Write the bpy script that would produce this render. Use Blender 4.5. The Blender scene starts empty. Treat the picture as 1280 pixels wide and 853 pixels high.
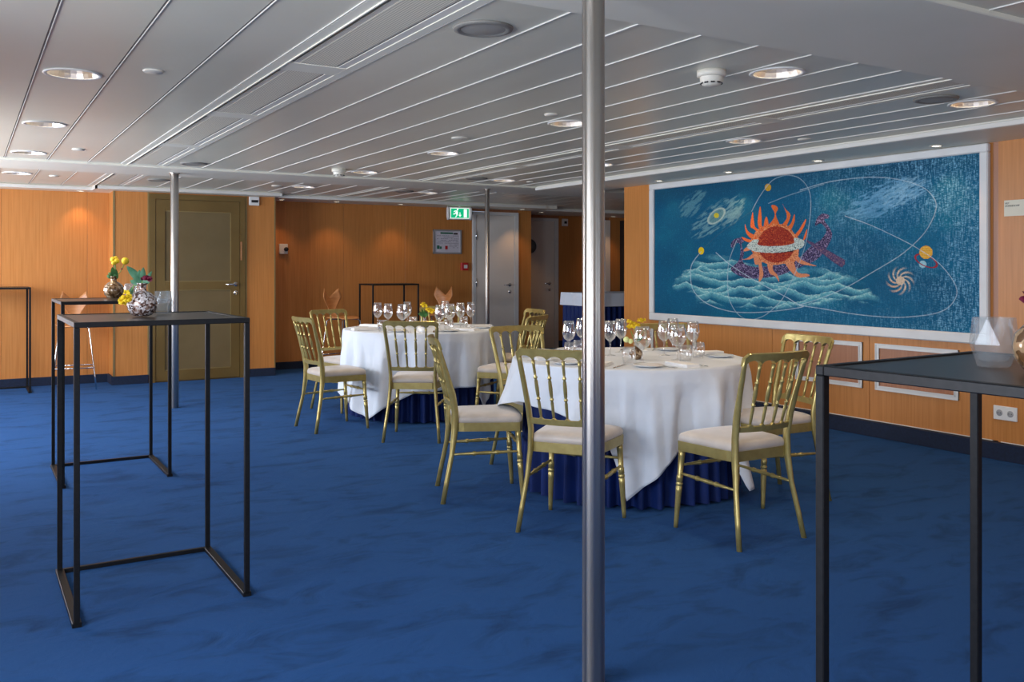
import bpy, bmesh, math, random
import numpy as np
from mathutils import Vector, Matrix
R = math.radians; PI = math.pi
random.seed(7); rng = np.random.default_rng(5)
sc = bpy.context.scene; col = sc.collection

# ------------------------------------------------------------------ camera
YAW = math.atan((640 + 45) / 1138.0)          # room axes: +Y along the mural wall, +X across
cd = bpy.data.cameras.new('camera'); cam = bpy.data.objects.new('camera', cd); col.objects.link(cam)
cam.location = (0, 0, 1.30); cam.rotation_euler = (PI / 2, 0, -YAW)
cd.sensor_width = 36; cd.lens = 1138 / 1280 * 36; cd.shift_y = -(426.5 - 336) / 1280
cd.clip_start = 0.05; cd.clip_end = 100
sc.camera = cam
# ------------------------------------------------------------------ exposure, world, daylight
sc.view_settings.view_transform = 'Standard'; sc.view_settings.look = 'None'
sc.view_settings.exposure = 0.0; sc.view_settings.gamma = 1.0
w = bpy.data.worlds.new('world'); sc.world = w; w.use_nodes = True
bg = w.node_tree.nodes['Background']; bg.inputs[0].default_value = (0.62, 0.78, 1, 1); bg.inputs[1].default_value = 1.2

def area(name, loc, rot, sx, sy, power, color, spread=180):
    l = bpy.data.lights.new(name, 'AREA'); l.shape = 'RECTANGLE'; l.size = sx; l.size_y = sy
    l.energy = power; l.color = color; l.spread = R(spread)
    o = bpy.data.objects.new(name, l); col.objects.link(o); o.location = loc; o.rotation_euler = rot
    return o
DAY = (0.88, 0.95, 1.08)
WX = -1.35                                    # window wall on the port side
WINS = [(-1.9, 0.5), (0.9, 3.1), (6.2, 8.3), (8.6, 10.8)]
for (a, b), pw in zip(WINS, (60, 140, 155, 130)):
    area('window_daylight', (WX - 0.34, (a + b) / 2, 1.42), (0, -PI / 2, 0), 1.1, b - a, pw, DAY)
for a, b in [(0.2, 2.4), (2.9, 5.1)]:
    area('window_daylight', ((a + b) / 2, -3.12, 1.42), (PI / 2, 0, 0), b - a, 1.1, 16, DAY)

# ------------------------------------------------------------------ helpers
def rd2w(r, d):
    return (r * math.cos(YAW) + d * math.sin(YAW), -r * math.sin(YAW) + d * math.cos(YAW))

class MB:
    def __init__(s): s.v = []; s.f = []; s.sm = []
    def add(s, vs, fs, smooth=False, M=None):
        n = len(s.v)
        for p in vs:
            if M is not None: p = tuple(M @ Vector(p))
            s.v.append(tuple(p))
        for f in fs: s.f.append([n + i for i in f]); s.sm.append(smooth)
        return s
    def box(s, x0, x1, y0, y1, z0, z1, M=None, bev=0.0):
        if bev > 0:
            b = bev; vs = []; 
            xs = (x0, x1); ys = (y0, y1); zs = (z0, z1)
            # chamfered box: 24 verts
            idx = {}
            for i in (0, 1):
                for j in (0, 1):
                    for k in (0, 1):
                        cx, cy, cz = xs[i], ys[j], zs[k]; dx = b if i == 0 else -b; dy = b if j == 0 else -b; dz = b if k == 0 else -b
                        idx[i, j, k, 0] = len(vs); vs.append((cx, cy + dy, cz + dz))
                        idx[i, j, k, 1] = len(vs); vs.append((cx + dx, cy, cz + dz))
                        idx[i, j, k, 2] = len(vs); vs.append((cx + dx, cy + dy, cz))
            fs = []
            I = idx
            for i in (0, 1):
                q = [I[i, 0, 0, 0], I[i, 1, 0, 0], I[i, 1, 1, 0], I[i, 0, 1, 0]]; fs.append(q if i else q[::-1])
                q = [I[0, i, 0, 1], I[1, i, 0, 1], I[1, i, 1, 1], I[0, i, 1, 1]]; fs.append(q[::-1] if i else q)
                q = [I[0, 0, i, 2], I[1, 0, i, 2], I[1, 1, i, 2], I[0, 1, i, 2]]; fs.append(q if i else q[::-1])
            for i in (0, 1):
                for j in (0, 1):
                    fs.append([I[i, j, 0, 0], I[i, j, 1, 0], I[i, j, 1, 1], I[i, j, 0, 1]])
                    fs.append([I[i, 0, j, 0], I[i, 1, j, 0], I[i, 1, j, 2], I[i, 0, j, 2]])
                    fs.append([I[0, i, j, 1], I[1, i, j, 1], I[1, i, j, 2], I[0, i, j, 2]])
                    for k in (0, 1): fs.append([I[i, j, k, 0], I[i, j, k, 1], I[i, j, k, 2]])
            return s.add(vs, fs, False, M)
        vs = [(x, y, z) for x in (x0, x1) for y in (y0, y1) for z in (z0, z1)]
        fs = [(0, 1, 3, 2), (4, 6, 7, 5), (0, 4, 5, 1), (2, 3, 7, 6), (0, 2, 6, 4), (1, 5, 7, 3)]
        return s.add(vs, fs, False, M)
    def tube(s, pts, rad, n=8, cap=True, M=None, flat=False):
        pts = [Vector(p) for p in pts]; m = len(pts)
        rs = rad if isinstance(rad, (list, tuple)) else [rad] * m
        vs = []; up = None
        for i, p in enumerate(pts):
            t = (pts[min(i + 1, m - 1)] - pts[max(i - 1, 0)]).normalized()
            if up is None:
                up = Vector((0, 0, 1)) if abs(t.z) < 0.9 else Vector((0, 1, 0))
            a = t.cross(up).normalized(); b = a.cross(t).normalized(); up = b
            for k in range(n):
                c = math.cos(2 * PI * k / n); d = math.sin(2 * PI * k / n)
                vs.append(p + (a * c + b * d) * rs[i])
        fs = [(i * n + k, i * n + (k + 1) % n, (i + 1) * n + (k + 1) % n, (i + 1) * n + k) for i in range(m - 1) for k in range(n)]
        if cap: fs += [list(range(n))[::-1], [(m - 1) * n + k for k in range(n)]]
        return s.add(vs, fs, not flat, M)
    def lathe(s, prof, n=24, M=None, center=(0, 0), smooth=True, close=False):
        vs = []; fs = []; m = len(prof)
        for (r, z) in prof:
            for k in range(n):
                a = 2 * PI * k / n; vs.append((center[0] + r * math.cos(a), center[1] + r * math.sin(a), z))
        rr = range(m if close else m - 1)
        for i in rr:
            j = (i + 1) % m
            for k in range(n): fs.append((i * n + k, i * n + (k + 1) % n, j * n + (k + 1) % n, j * n + k))
        return s.add(vs, fs, smooth, M)
    def prism(s, poly, z0, z1, M=None, smooth=False):
        n = len(poly)
        vs = [(x, y, z0) for x, y in poly] + [(x, y, z1) for x, y in poly]
        fs = [list(range(n))[::-1], list(range(n, 2 * n))] + [(i, (i + 1) % n, n + (i + 1) % n, n + i) for i in range(n)]
        return s.add(vs, fs, smooth, M)
    def mesh(s, name, mat):
        me = bpy.data.meshes.new(name); me.from_pydata(s.v, [], s.f)
        me.polygons.foreach_set('use_smooth', s.sm)
        bm = bmesh.new(); bm.from_mesh(me); bmesh.ops.recalc_face_normals(bm, faces=bm.faces); bm.to_mesh(me); bm.free()
        me.materials.append(mat); me.update()
        return me
    def build(s, name, mat, parent=None, loc=None, rz=0):
        o = bpy.data.objects.new(name, s.mesh(name, mat)); col.objects.link(o)
        if parent: o.parent = parent
        if loc: o.location = loc
        if rz: o.rotation_euler = (0, 0, rz)
        return o
def obj(name, me, parent=None, loc=(0, 0, 0), rz=0):
    o = bpy.data.objects.new(name, me); col.objects.link(o); o.parent = parent; o.location = loc; o.rotation_euler = (0, 0, rz); return o
def tag(o, label=None, cat=None, group=None, kind=None):
    if label: o['label'] = label
    if cat: o['category'] = cat
    if group: o['group'] = group
    if kind: o['kind'] = kind
    return o
def thing(name, label, cat, loc=(0, 0, 0), rz=0, group=None):
    o = bpy.data.objects.new(name, None); col.objects.link(o); o.empty_display_size = 0.1
    o.location = loc; o.rotation_euler = (0, 0, rz)
    return tag(o, label, cat, group)
def struct(o): o['kind'] = 'structure'; return o
def copy_tree(o, parent=None):
    c = o.copy(); col.objects.link(c); c.parent = parent
    for ch in list(o.children): copy_tree(ch, c)
    return c
def place(o, loc, rz=0, label=None, group=None):
    o.location = loc; o.rotation_euler = (0, 0, rz)
    if label: o['label'] = label
    if group: o['group'] = group
    return o

# ------------------------------------------------------------------ materials
def srgb(c):
    return tuple(((x / 255) / 12.92 if x / 255 <= .04045 else ((x / 255 + .055) / 1.055) ** 2.4) for x in c)
def mat(name, color, rough=.5, metal=0., **kw):
    m = bpy.data.materials.new(name); m.use_nodes = True
    b = m.node_tree.nodes['Principled BSDF']
    b.inputs['Base Color'].default_value = (*color, 1); b.inputs['Roughness'].default_value = rough; b.inputs['Metallic'].default_value = metal
    for k, v in kw.items():
        b.inputs[k.replace('_', ' ')].default_value = v
    return m
def noise_mat(name, c1, c2, scale=(1, 1, 1), nscale=5., rough=.5, bump=0., metal=0., detail=4., lo=.35, hi=.65, bump_scale=None, rvar=0., bd=.002):
    m = mat(name, c1, rough, metal); nt = m.node_tree; N = nt.nodes; L = nt.links; b = N['Principled BSDF']
    tc = N.new('ShaderNodeTexCoord'); mp = N.new('ShaderNodeMapping'); mp.inputs['Scale'].default_value = scale
    L.new(tc.outputs['Object'], mp.inputs['Vector'])
    n = N.new('ShaderNodeTexNoise'); n.inputs['Scale'].default_value = nscale; n.inputs['Detail'].default_value = detail
    L.new(mp.outputs[0], n.inputs['Vector'])
    r = N.new('ShaderNodeValToRGB'); r.color_ramp.elements[0].position = lo; r.color_ramp.elements[1].position = hi
    r.color_ramp.elements[0].color = (*c1, 1); r.color_ramp.elements[1].color = (*c2, 1)
    L.new(n.outputs['Fac'], r.inputs[0]); L.new(r.outputs[0], b.inputs['Base Color'])
    if bump:
        n2 = n
        if bump_scale:
            n2 = N.new('ShaderNodeTexNoise'); n2.inputs['Scale'].default_value = bump_scale; n2.inputs['Detail'].default_value = 3
            L.new(tc.outputs['Object'], n2.inputs['Vector'])
        bp = N.new('ShaderNodeBump'); bp.inputs['Strength'].default_value = bump; bp.inputs['Distance'].default_value = bd
        L.new(n2.outputs['Fac'], bp.inputs['Height']); L.new(bp.outputs[0], b.inputs['Normal'])
    if rvar:
        mr = N.new('ShaderNodeMapRange'); mr.inputs[3].default_value = rough - rvar; mr.inputs[4].default_value = rough + rvar
        L.new(n.outputs['Fac'], mr.inputs[0]); L.new(mr.outputs[0], b.inputs['Roughness'])
    return m

WOOD = noise_mat('beech_veneer', (.50, .195, .048), (.60, .25, .07), (38, 38, 1.2), 1.6, .36, detail=5, lo=.3, hi=.7)
WOODR = noise_mat('reddish_veneer', (.36, .145, .065), (.42, .18, .085), (38, 38, 1.2), 1.6, .4, detail=5)
STOOLWOOD = noise_mat('stool_plywood', (.48, .20, .07), (.56, .25, .09), (6, 30, 30), 1.5, .35)
WOOD.node_tree.nodes['Principled BSDF'].inputs['Specular IOR Level'].default_value = .3
# carpet: cut pile, streaked by vacuuming
def carpet():
    m = mat('blue_carpet', (.03, .09, .28), .95); nt = m.node_tree; N = nt.nodes; L = nt.links; b = N['Principled BSDF']
    tc = N.new('ShaderNodeTexCoord'); mp = N.new('ShaderNodeMapping'); mp.inputs['Rotation'].default_value = (0, 0, .5); mp.inputs['Scale'].default_value = (1.2, 2.4, 1)
    L.new(tc.outputs['Object'], mp.inputs[0])
    n = N.new('ShaderNodeTexNoise'); n.inputs['Scale'].default_value = 2.3; n.inputs['Detail'].default_value = 8; n.inputs['Roughness'].default_value = .66; n.inputs['Distortion'].default_value = .6
    L.new(mp.outputs[0], n.inputs['Vector'])
    f = N.new('ShaderNodeTexNoise'); f.inputs['Scale'].default_value = 420; f.inputs['Detail'].default_value = 2
    L.new(tc.outputs['Object'], f.inputs['Vector'])
    r = N.new('ShaderNodeValToRGB'); e = r.color_ramp.elements
    e[0].position = .33; e[0].color = (.009, .046, .145, 1); e[1].position = .50; e[1].color = (.017, .080, .25, 1)
    L.new(n.outputs['Fac'], r.inputs[0])
    mx = N.new('ShaderNodeMix'); mx.data_type = 'RGBA'; mx.blend_type = 'MULTIPLY'; mx.inputs[0].default_value = .35
    L.new(r.outputs[0], mx.inputs[6]); L.new(f.outputs['Fac'], mx.inputs[7])
    gm = N.new('ShaderNodeBrightContrast'); L.new(mx.outputs[2], gm.inputs[0]); gm.inputs[1].default_value = 0.0
    L.new(gm.outputs[0], b.inputs['Base Color'])
    b.inputs['Sheen Weight'].default_value = .08; b.inputs['Sheen Roughness'].default_value = .5; b.inputs['Sheen Tint'].default_value = (.25, .45, .9, 1)
    b.inputs['Specular IOR Level'].default_value = .1
    a = N.new('ShaderNodeMath'); a.operation = 'MULTIPLY_ADD'; a.inputs[1].default_value = 6.0
    L.new(n.outputs['Fac'], a.inputs[0]); L.new(f.outputs['Fac'], a.inputs[2])
    bp = N.new('ShaderNodeBump'); bp.inputs['Strength'].default_value = .6; bp.inputs['Distance'].default_value = .004
    L.new(a.outputs[0], bp.inputs['Height']); L.new(bp.outputs[0], b.inputs['Normal'])
    return m
CARPET = carpet()
NAVY = noise_mat('navy_baseboard', (.004, .011, .034), (.006, .017, .05), nscale=60, rough=.85)
CEIL = noise_mat('satin_grey_panel', (.68, .66, .545), (.72, .70, .58), nscale=1.2, rough=.33, rvar=.05)
CEIL.node_tree.nodes['Principled BSDF'].inputs['Specular IOR Level'].default_value = .8
CEILB = noise_mat('ceiling_back', (.05, .05, .05), (.06, .06, .06), rough=.8)
SOFF = noise_mat('painted_soffit', (.80, .775, .65), (.83, .80, .68), nscale=2, rough=.5)
WTRIM = noise_mat('white_strip', (.70, .68, .62), (.74, .72, .66), rough=.4)
DJOINT = mat('dark_joint', (.05, .045, .04), .5)
PERF = None
def perf():
    m = mat('perforated_sheet', (.45, .43, .38), .5); nt = m.node_tree; N = nt.nodes; L = nt.links; b = N['Principled BSDF']
    tc = N.new('ShaderNodeTexCoord'); v = N.new('ShaderNodeTexVoronoi'); v.inputs['Scale'].default_value = 85; v.inputs['Randomness'].default_value = 0.0
    L.new(tc.outputs['Object'], v.inputs['Vector'])
    r = N.new('ShaderNodeValToRGB'); r.color_ramp.elements[0].position = .22; r.color_ramp.elements[1].position = .34
    r.color_ramp.elements[0].color = (.22, .20, .15, 1); r.color_ramp.elements[1].color = (.88, .82, .66, 1)
    L.new(v.outputs['Distance'], r.inputs[0]); L.new(r.outputs[0], b.inputs['Base Color'])
    return m
PERF = perf()
CREAM = noise_mat('cream_plastic', (.70, .66, .55), (.74, .70, .60), rough=.45)
GREYD = noise_mat('speaker_grille', (.20, .19, .17), (.26, .25, .22), nscale=300, rough=.5)
CHROME = mat('chrome', (.85, .85, .86), .08, 1.)
REFL = mat('reflector', (.92, .88, .82), .34, 1.)
STEEL = mat('brushed_steel', (.64, .59, .53), .34, 1., Anisotropic=.9, Anisotropic_Rotation=.25)
_nt = STEEL.node_tree; _tg = _nt.nodes.new('ShaderNodeTangent'); _tg.direction_type = 'RADIAL'; _tg.axis = 'Z'
_nt.links.new(_tg.outputs[0], _nt.nodes['Principled BSDF'].inputs['Tangent'])
BLACKM = noise_mat('black_powder_coat', (.006, .0065, .008), (.010, .0105, .012), nscale=80, rough=.42, bump=.1, bump_scale=600, bd=.0004)
BLACKM.node_tree.nodes['Principled BSDF'].inputs['Specular IOR Level'].default_value = .22
BTOP = noise_mat('black_laminate', (.010, .009, .009), (.015, .013, .013), nscale=30, rough=.30)
GOLD = noise_mat('gold_paint', (.40, .315, .11), (.47, .38, .14), nscale=25, rough=.32, metal=.6)
SATIN = noise_mat('cream_satin', (.47, .41, .355), (.54, .475, .415), (6, 6, 6), 2, .45, bump=.15, bump_scale=900, bd=.0005)
SATIN.node_tree.nodes['Principled BSDF'].inputs['Sheen Weight'].default_value = .4
LINEN = noise_mat('white_linen', (.68, .73, .80), (.73, .78, .85), (1, 1, 1), 3, .8, bump=.6, bump_scale=5.0, bd=.03)
NAPK = noise_mat('napkin_linen', (.80, .80, .80), (.86, .86, .86), nscale=30, rough=.8)
SKIRT = noise_mat('navy_skirt', (.003, .014, .085), (.005, .020, .12), (1, 1, 1), 8, .6)
SKIRT.node_tree.nodes['Principled BSDF'].inputs['Specular IOR Level'].default_value = .2
SKIRT.node_tree.nodes['Principled BSDF'].inputs['Sheen Weight'].default_value = .04
SKIRT.node_tree.nodes['Principled BSDF'].inputs['Sheen Tint'].default_value = (.1, .25, .8, 1)
def thin_glass(name, tint, gl, f0, f1):
    m = bpy.data.materials.new(name); m.use_nodes = True; nt = m.node_tree; N = nt.nodes; L = nt.links; N.remove(N['Principled BSDF'])
    tr = N.new('ShaderNodeBsdfTransparent'); tr.inputs[0].default_value = (*tint, 1)
    g = N.new('ShaderNodeBsdfGlossy'); g.inputs['Roughness'].default_value = .03; g.inputs[0].default_value = (*gl, 1)
    lw = N.new('ShaderNodeLayerWeight'); lw.inputs[0].default_value = .35
    mr = N.new('ShaderNodeMapRange'); mr.inputs[3].default_value = f0; mr.inputs[4].default_value = f1
    L.new(lw.outputs['Facing'], mr.inputs[0]); mx = N.new('ShaderNodeMixShader'); L.new(mr.outputs[0], mx.inputs[0]); L.new(tr.outputs[0], mx.inputs[1]); L.new(g.outputs[0], mx.inputs[2])
    L.new(mx.outputs[0], N['Material Output'].inputs[0]); return m
GLASS = thin_glass('clear_glass', (.985, .985, .985), (1, 1, 1), .06, .85)
CGLASS = thin_glass('thick_glass', (.90, .92, .93), (.7, .7, .7), .03, .22)
_nt = CGLASS.node_tree; _out = _nt.nodes['Material Output']; _sh = _out.inputs[0].links[0].from_socket
_df = _nt.nodes.new('ShaderNodeBsdfTranslucent'); _df.inputs[0].default_value = (.85, .88, .92, 1); _d2 = _nt.nodes.new('ShaderNodeBsdfDiffuse'); _d2.inputs[0].default_value = (.80, .84, .88, 1)
_m1 = _nt.nodes.new('ShaderNodeMixShader'); _nt.links.new(_df.outputs[0], _m1.inputs[1]); _nt.links.new(_d2.outputs[0], _m1.inputs[2])
_m2 = _nt.nodes.new('ShaderNodeMixShader'); _m2.inputs[0].default_value = .09; _nt.links.new(_sh, _m2.inputs[1]); _nt.links.new(_m1.outputs[0], _m2.inputs[2]); _nt.links.new(_m2.outputs[0], _out.inputs[0])
for _n in _nt.nodes:
    if _n.type == 'BSDF_GLOSSY': _n.inputs['Roughness'].default_value = .12
PORC = mat('porcelain', (.85, .85, .84), .15)
SILV = mat('cutlery_steel', (.72, .70, .68), .15, 1.)
BRASS = mat('brass_strip', (.35, .27, .12), .4, .7)
OLIVE = noise_mat('olive_metal', (.16, .098, .026), (.19, .12, .034), nscale=3, rough=.4, metal=.25)
OLIVEP = noise_mat('olive_panel', (.155, .108, .042), (.175, .122, .05), nscale=4, rough=.6, metal=.1)
WDOOR = noise_mat('pale_grey_door', (.74, .69, .62), (.78, .73, .66), nscale=2, rough=.45)
WPLAS = mat('white_plastic', (.78, .77, .74), .4)
DARKP = mat('dark_plastic', (.02, .02, .022), .4)
REDP = mat('red_plastic', (.55, .02, .02), .35)
LEAF = noise_mat('leaf', (.03, .12, .03), (.06, .22, .06), nscale=20, rough=.5)
LEAFG = noise_mat('blue_green_leaf', (.05, .17, .09), (.12, .30, .18), nscale=20, rough=.5)
STEMG = mat('stem_green', (.16, .32, .06), .5)
YEL = noise_mat('yellow_petal', (.80, .55, .01), (.95, .72, .03), nscale=60, rough=.6, bump=.5, bump_scale=300, bd=.003)
WINEF = mat('wine_petal', (.16, .006, .035), .6)
PALEF = mat('pale_bud', (.75, .80, .35), .6)
FRAMEW = noise_mat('pale_frame', (.68, .68, .66), (.73, .73, .71), nscale=6, rough=.45)
def emis(name, color, s):
    m = mat(name, (0, 0, 0), .5); b = m.node_tree.nodes['Principled BSDF']
    b.inputs['Emission Color'].default_value = (*color, 1); b.inputs['Emission Strength'].default_value = s; return m
LAMPE = emis('lamp_glow', (1, .80, .52), 26)
LAMPC = emis('lamp_glow_cool', (1, .90, .75), 7)
def mottled(name, cs, sc_, rough=.12):
    m = mat(name, cs[0], rough); nt = m.node_tree; N = nt.nodes; L = nt.links; b = N['Principled BSDF']
    tc = N.new('ShaderNodeTexCoord'); v = N.new('ShaderNodeTexVoronoi'); v.inputs['Scale'].default_value = sc_; L.new(tc.outputs['Object'], v.inputs['Vector'])
    n = N.new('ShaderNodeTexNoise'); n.inputs['Scale'].default_value = sc_ * .9; L.new(tc.outputs['Object'], n.inputs['Vector'])
    sx = N.new('ShaderNodeSeparateColor'); L.new(v.outputs['Color'], sx.inputs[0])
    r = N.new('ShaderNodeValToRGB'); r.color_ramp.interpolation = 'CONSTANT'; e = r.color_ramp.elements
    e[0].color = (*cs[0], 1); e[1].position = .35; e[1].color = (*cs[1], 1); q = e.new(.62); q.color = (*cs[2], 1); q = e.new(.85); q.color = (*cs[3], 1)
    L.new(sx.outputs[0], r.inputs[0]); L.new(r.outputs[0], b.inputs['Base Color'])
    b.inputs['Coat Weight'].default_value = .6; b.inputs['Metallic'].default_value = .25
    return m
MOSAIC = mottled('mercury_glass', [(.09, .05, .04), (.55, .50, .50), (.30, .20, .17), (.75, .72, .74)], 130)
AMBER = mottled('amber_glass', [(.12, .06, .025), (.34, .22, .12), (.22, .13, .07), (.50, .38, .25)], 70)
def pattern_mural():
    m = mat('mural_paint', (.1, .2, .3), .7, Specular_IOR_Level=.2); nt = m.node_tree; N = nt.nodes; L = nt.links; b = N['Principled BSDF']
    a = N.new('ShaderNodeAttribute'); a.attribute_name = 'paint'
    tc = N.new('ShaderNodeTexCoord'); n = N.new('ShaderNodeTexNoise'); n.inputs['Scale'].default_value = 90; n.inputs['Detail'].default_value = 5
    L.new(tc.outputs['Object'], n.inputs['Vector'])
    mr = N.new('ShaderNodeMapRange'); mr.inputs[1].default_value = .3; mr.inputs[2].default_value = .7; mr.inputs[3].default_value = .8; mr.inputs[4].default_value = 1.2
    L.new(n.outputs['Fac'], mr.inputs[0])
    vm = N.new('ShaderNodeVectorMath'); vm.operation = 'SCALE'; L.new(a.outputs['Color'], vm.inputs[0]); L.new(mr.outputs[0], vm.inputs['Scale'])
    L.new(vm.outputs[0], b.inputs['Base Color'])
    bp = N.new('ShaderNodeBump'); bp.inputs['Strength'].default_value = .3; bp.inputs['Distance'].default_value = .003
    L.new(n.outputs['Fac'], bp.inputs['Height']); L.new(bp.outputs[0], b.inputs['Normal'])
    return m
PAINT = pattern_mural()

# ================================================================== STRUCTURE
ZC, ZB, ZS = 2.215, 2.195, 2.17       # ceiling panels, cross beams, perimeter soffit
MX = 6.08                              # mural wall plane
YL, YD, YB, YR = 11.35, 11.0, 11.6, 12.4
XJ, XE, XF = 1.44, 3.25, 7.32
XR = 10.6
struct(MB().box(WX - .1, XR, -3.1, YR + .1, -.05, 0).build('floor', CARPET))
ceil = struct(MB().box(WX - .1, XR, -3.1, YR + .1, 2.33, 2.38).build('ceiling', CEILB))

def strip_with_holes(x0, x1, y0, y1, holes, z=ZC):
    mb = MB(); hs = sorted([h for h in holes if y0 + .2 < h < y1 - .2]); cx = (x0 + x1) / 2; hw = (x1 - x0) / 2; rad = .112; n = 32
    ys = [y0]
    for h in hs: ys += [h - hw, h + hw]
    ys.append(y1)
    t = .004
    for i in range(0, len(ys), 2): mb.box(x0, x1, ys[i], ys[i + 1], z, z + t)
    for h in hs:
        vs = []; fs = []
        for k in range(n):
            a = 2 * PI * k / n + PI / n; c, s = math.cos(a), math.sin(a); m = hw / max(abs(c), abs(s))
            if k % 8 == 3 or False: pass
            vs.append((cx + rad * c, h + rad * s, z)); vs.append((cx + m * c, h + m * s, z))
        for k in range(n):
            j = (k + 1) % n; fs.append((2 * k, 2 * k + 1, 2 * j + 1, 2 * j))
        for q in (1, -1):
            for r_ in (1, -1):
                pass
        mb.add(vs, fs)
        # corner fillers
        for sx_ in (1, -1):
            for sy_ in (1, -1):
                a = math.tan(PI / 4 - PI / n)
                mb.add([(cx + sx_ * hw, h + sy_ * hw, z), (cx + sx_ * hw * a, h + sy_ * hw, z), (cx + sx_ * hw, h + sy_ * hw * a, z)], [(0, 1, 2)])
    return mb
MOD = .312; SEAMS = [-1.28, -.97, -.66, -.345, -.03, .28, .595, .905, 1.17]
SEAMS2 = [1.54, 1.85, 2.16, 2.47, 2.785, 3.10, 3.40, 3.70, 4.01]
SEAMS3 = [4.33, 4.63, 4.93, 5.24, 5.47]
SEAMS4 = [5.78, 6.09, 6.40, 6.71, 7.02, 7.33, 7.64, 7.95, 8.26, 8.57, 8.88, 9.19, 9.5, 9.8, 10.1, 10.4]
LY = [3.0, 4.72, 6.45, 8.1, 9.9]
bays = [(-3.0, 1.885), (2.62, 8.55), (9.27, 11.45)]
cols = []
for S in (SEAMS, SEAMS2, SEAMS3 + SEAMS4):
    for a, b in zip(S[:-1], S[1:]): cols.append((a, b))
for (a, b) in cols:
    for bi, (y0, y1) in enumerate(bays):
        if a > 5.4 and bi < 2: continue
        hl = []
        for cx in (.4375, 3.25, 4.78):
            if abs((a + b) / 2 - cx) < .05: hl = LY if bi else [-1.9, -.2, 1.4]
        if bi == 2: y1 = 12.35
        if bi == 2 and a > 5.4: y0 = 9.27
        strip_with_holes(a + .004, b - .004, y0, y1, hl).build('ceiling_panel', CEIL, ceil)
for x in SEAMS + SEAMS2 + SEAMS3:
    dark = x in (.28, .595, .905) or x < 0.3
    for bi, (y0, y1) in enumerate(bays):
        wd = .0024 if not dark else .0035
        if x in (2.16,): wd = .006
        MB().box(x - wd, x + wd, y0, y1 if bi < 2 else 12.3, ZC - (.004 if not dark else -.001), ZC + .01).build('joint_strip', DJOINT if dark else WTRIM, ceil)
        if dark: MB().box(x + .0036, x + .006, y0, y1 if bi < 2 else 12.3, ZC - .004, ZC + .01).build('joint_edge', WTRIM, ceil)
# cross beams
for y0, y1 in ((1.885, 2.62), (8.55, 9.27)):
    MB().box(WX, MX if y0 < 3 else XR, y0, y1, ZB, 2.33, bev=.004).build('cross_beam', SOFF, ceil)
MB().box(5.47, MX + .1, 9.27, 9.30, ZB, 2.3).build('cross_beam_edge', SOFF, ceil)
# perimeter soffits
sof = struct(MB().box(5.47, MX + .02, -3, 8.55, ZS, 2.3).build('trim_1', SOFF))
MB().box(5.445, 5.47, -3, 8.55, ZS, ZS + .034, bev=.004).build('edge_strip', WTRIM, sof)
sof2 = struct(MB().box(WX, XJ, YL - .27, YL + .02, ZS, 2.3).box(XJ - .2, XJ, YD - .2, YL - .27, ZS, 2.3).box(XJ, XE, YD - .2, YD + .02, ZS, 2.3).build('trim_2', SOFF))
MB().box(WX, XJ - .2, YL - .292, YL - .27, ZS, ZS + .034).box(XJ - .222, XJ - .2, YD - .222, YL - .27, ZS, ZS + .034).box(XJ - .222, XE + .02, YD - .222, YD - .2, ZS, ZS + .034).build('edge_strip', WTRIM, sof2)
sof3 = struct(MB().box(XE, XF + .1, YB - .55, YB + .02, ZS, 2.3).box(XF - .2, XR, YR - .95, YR + .02, ZS - .001, 2.3).build('trim_3', SOFF))
MB().box(XE, XF - .1, YB - .572, YB - .55, ZS, ZS + .034).box(XF - .2, XR, YR - .972, YR - .95, ZS, ZS + .034).build('edge_strip', WTRIM, sof3)

def wall(name, segs, core):
    """segs: list of (x0,x1,y0,y1,z0,z1) veneer panels; core: boxes"""
    mb = MB()
    for c in core: mb.box(*c)
    o = struct(mb.build(name, WOODR))
    for s in segs: MB().box(*s, bev=.0015).build('wood_panel', WOOD, o)
    return o
T = .012
# far wall, three set-backs and the right wall
def yrun(xs, y, z0=.09, z1=ZS + .01):
    return [(a + .0015, b - .0015, y, y + T, z0, z1) for a, b in zip(xs[:-1], xs[1:])]
wall('wall_back_left', yrun([WX, -.5, .35, 1.2, XJ - .004], YL), [(WX, XJ + .05, YL + T, YL + .1, 0, 2.3)])
wj = wall('wall_jog', [(XJ - T, XJ, YD + .001, YL, .09, ZS + .01)], [(XJ, XJ + .05, YD + .05, YL + .1, 0, 2.3)])
DL, DR = 1.815, 2.87
wd = wall('wall_back_door', yrun([XJ - T, DL - .01], YD) + yrun([DR + .03, XE], YD), [(XJ + .0, DL, YD + T, YD + .1, 0, 2.3), (DR + .01, XE, YD + T, YD + .3, 0, 2.3), (DL - .01, DR + .02, YD + T, YD + .1, 2.165, 2.3)])
MB().box(DL - .01, DR + .03, YD, YD + T, 2.15, ZS + .01).build('wood_panel', WOOD, wd)
for x in (XJ - T, ): MB().box(x - .004, x + .016, YD - .006, YD + .002, .09, ZS).build('brass_strip', BRASS, wd)
for x in (DL - .02, DR + .03, XE - .004): MB().box(x - .008, x + .008, YD - .005, YD + .01, .09, ZS).build('brass_strip', BRASS, wd)
wb = wall('wall_back', yrun([XE - .3, 4.35, 5.25, 6.305], YB) + yrun([7.085, XF], YB), [(XE - .3, 6.31, YB + T, YB + .1, 0, 2.3), (7.08, XF, YB + T, YB + .85, 0, 2.3), (6.3, 7.09, YB + T, YB + .1, 2.15, 2.3)])
MB().box(6.305, 7.085, YB + .002, YB + T, 2.135, ZS + .01).build('wood_panel', WOODR, wb)
wall('wall_alcove_side', [(XE - .001, XE + T, YD + .3, YB, .09, ZS)], [(XE - .3, XE, YD + .1, YB + .1, 0, 2.3)])
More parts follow.
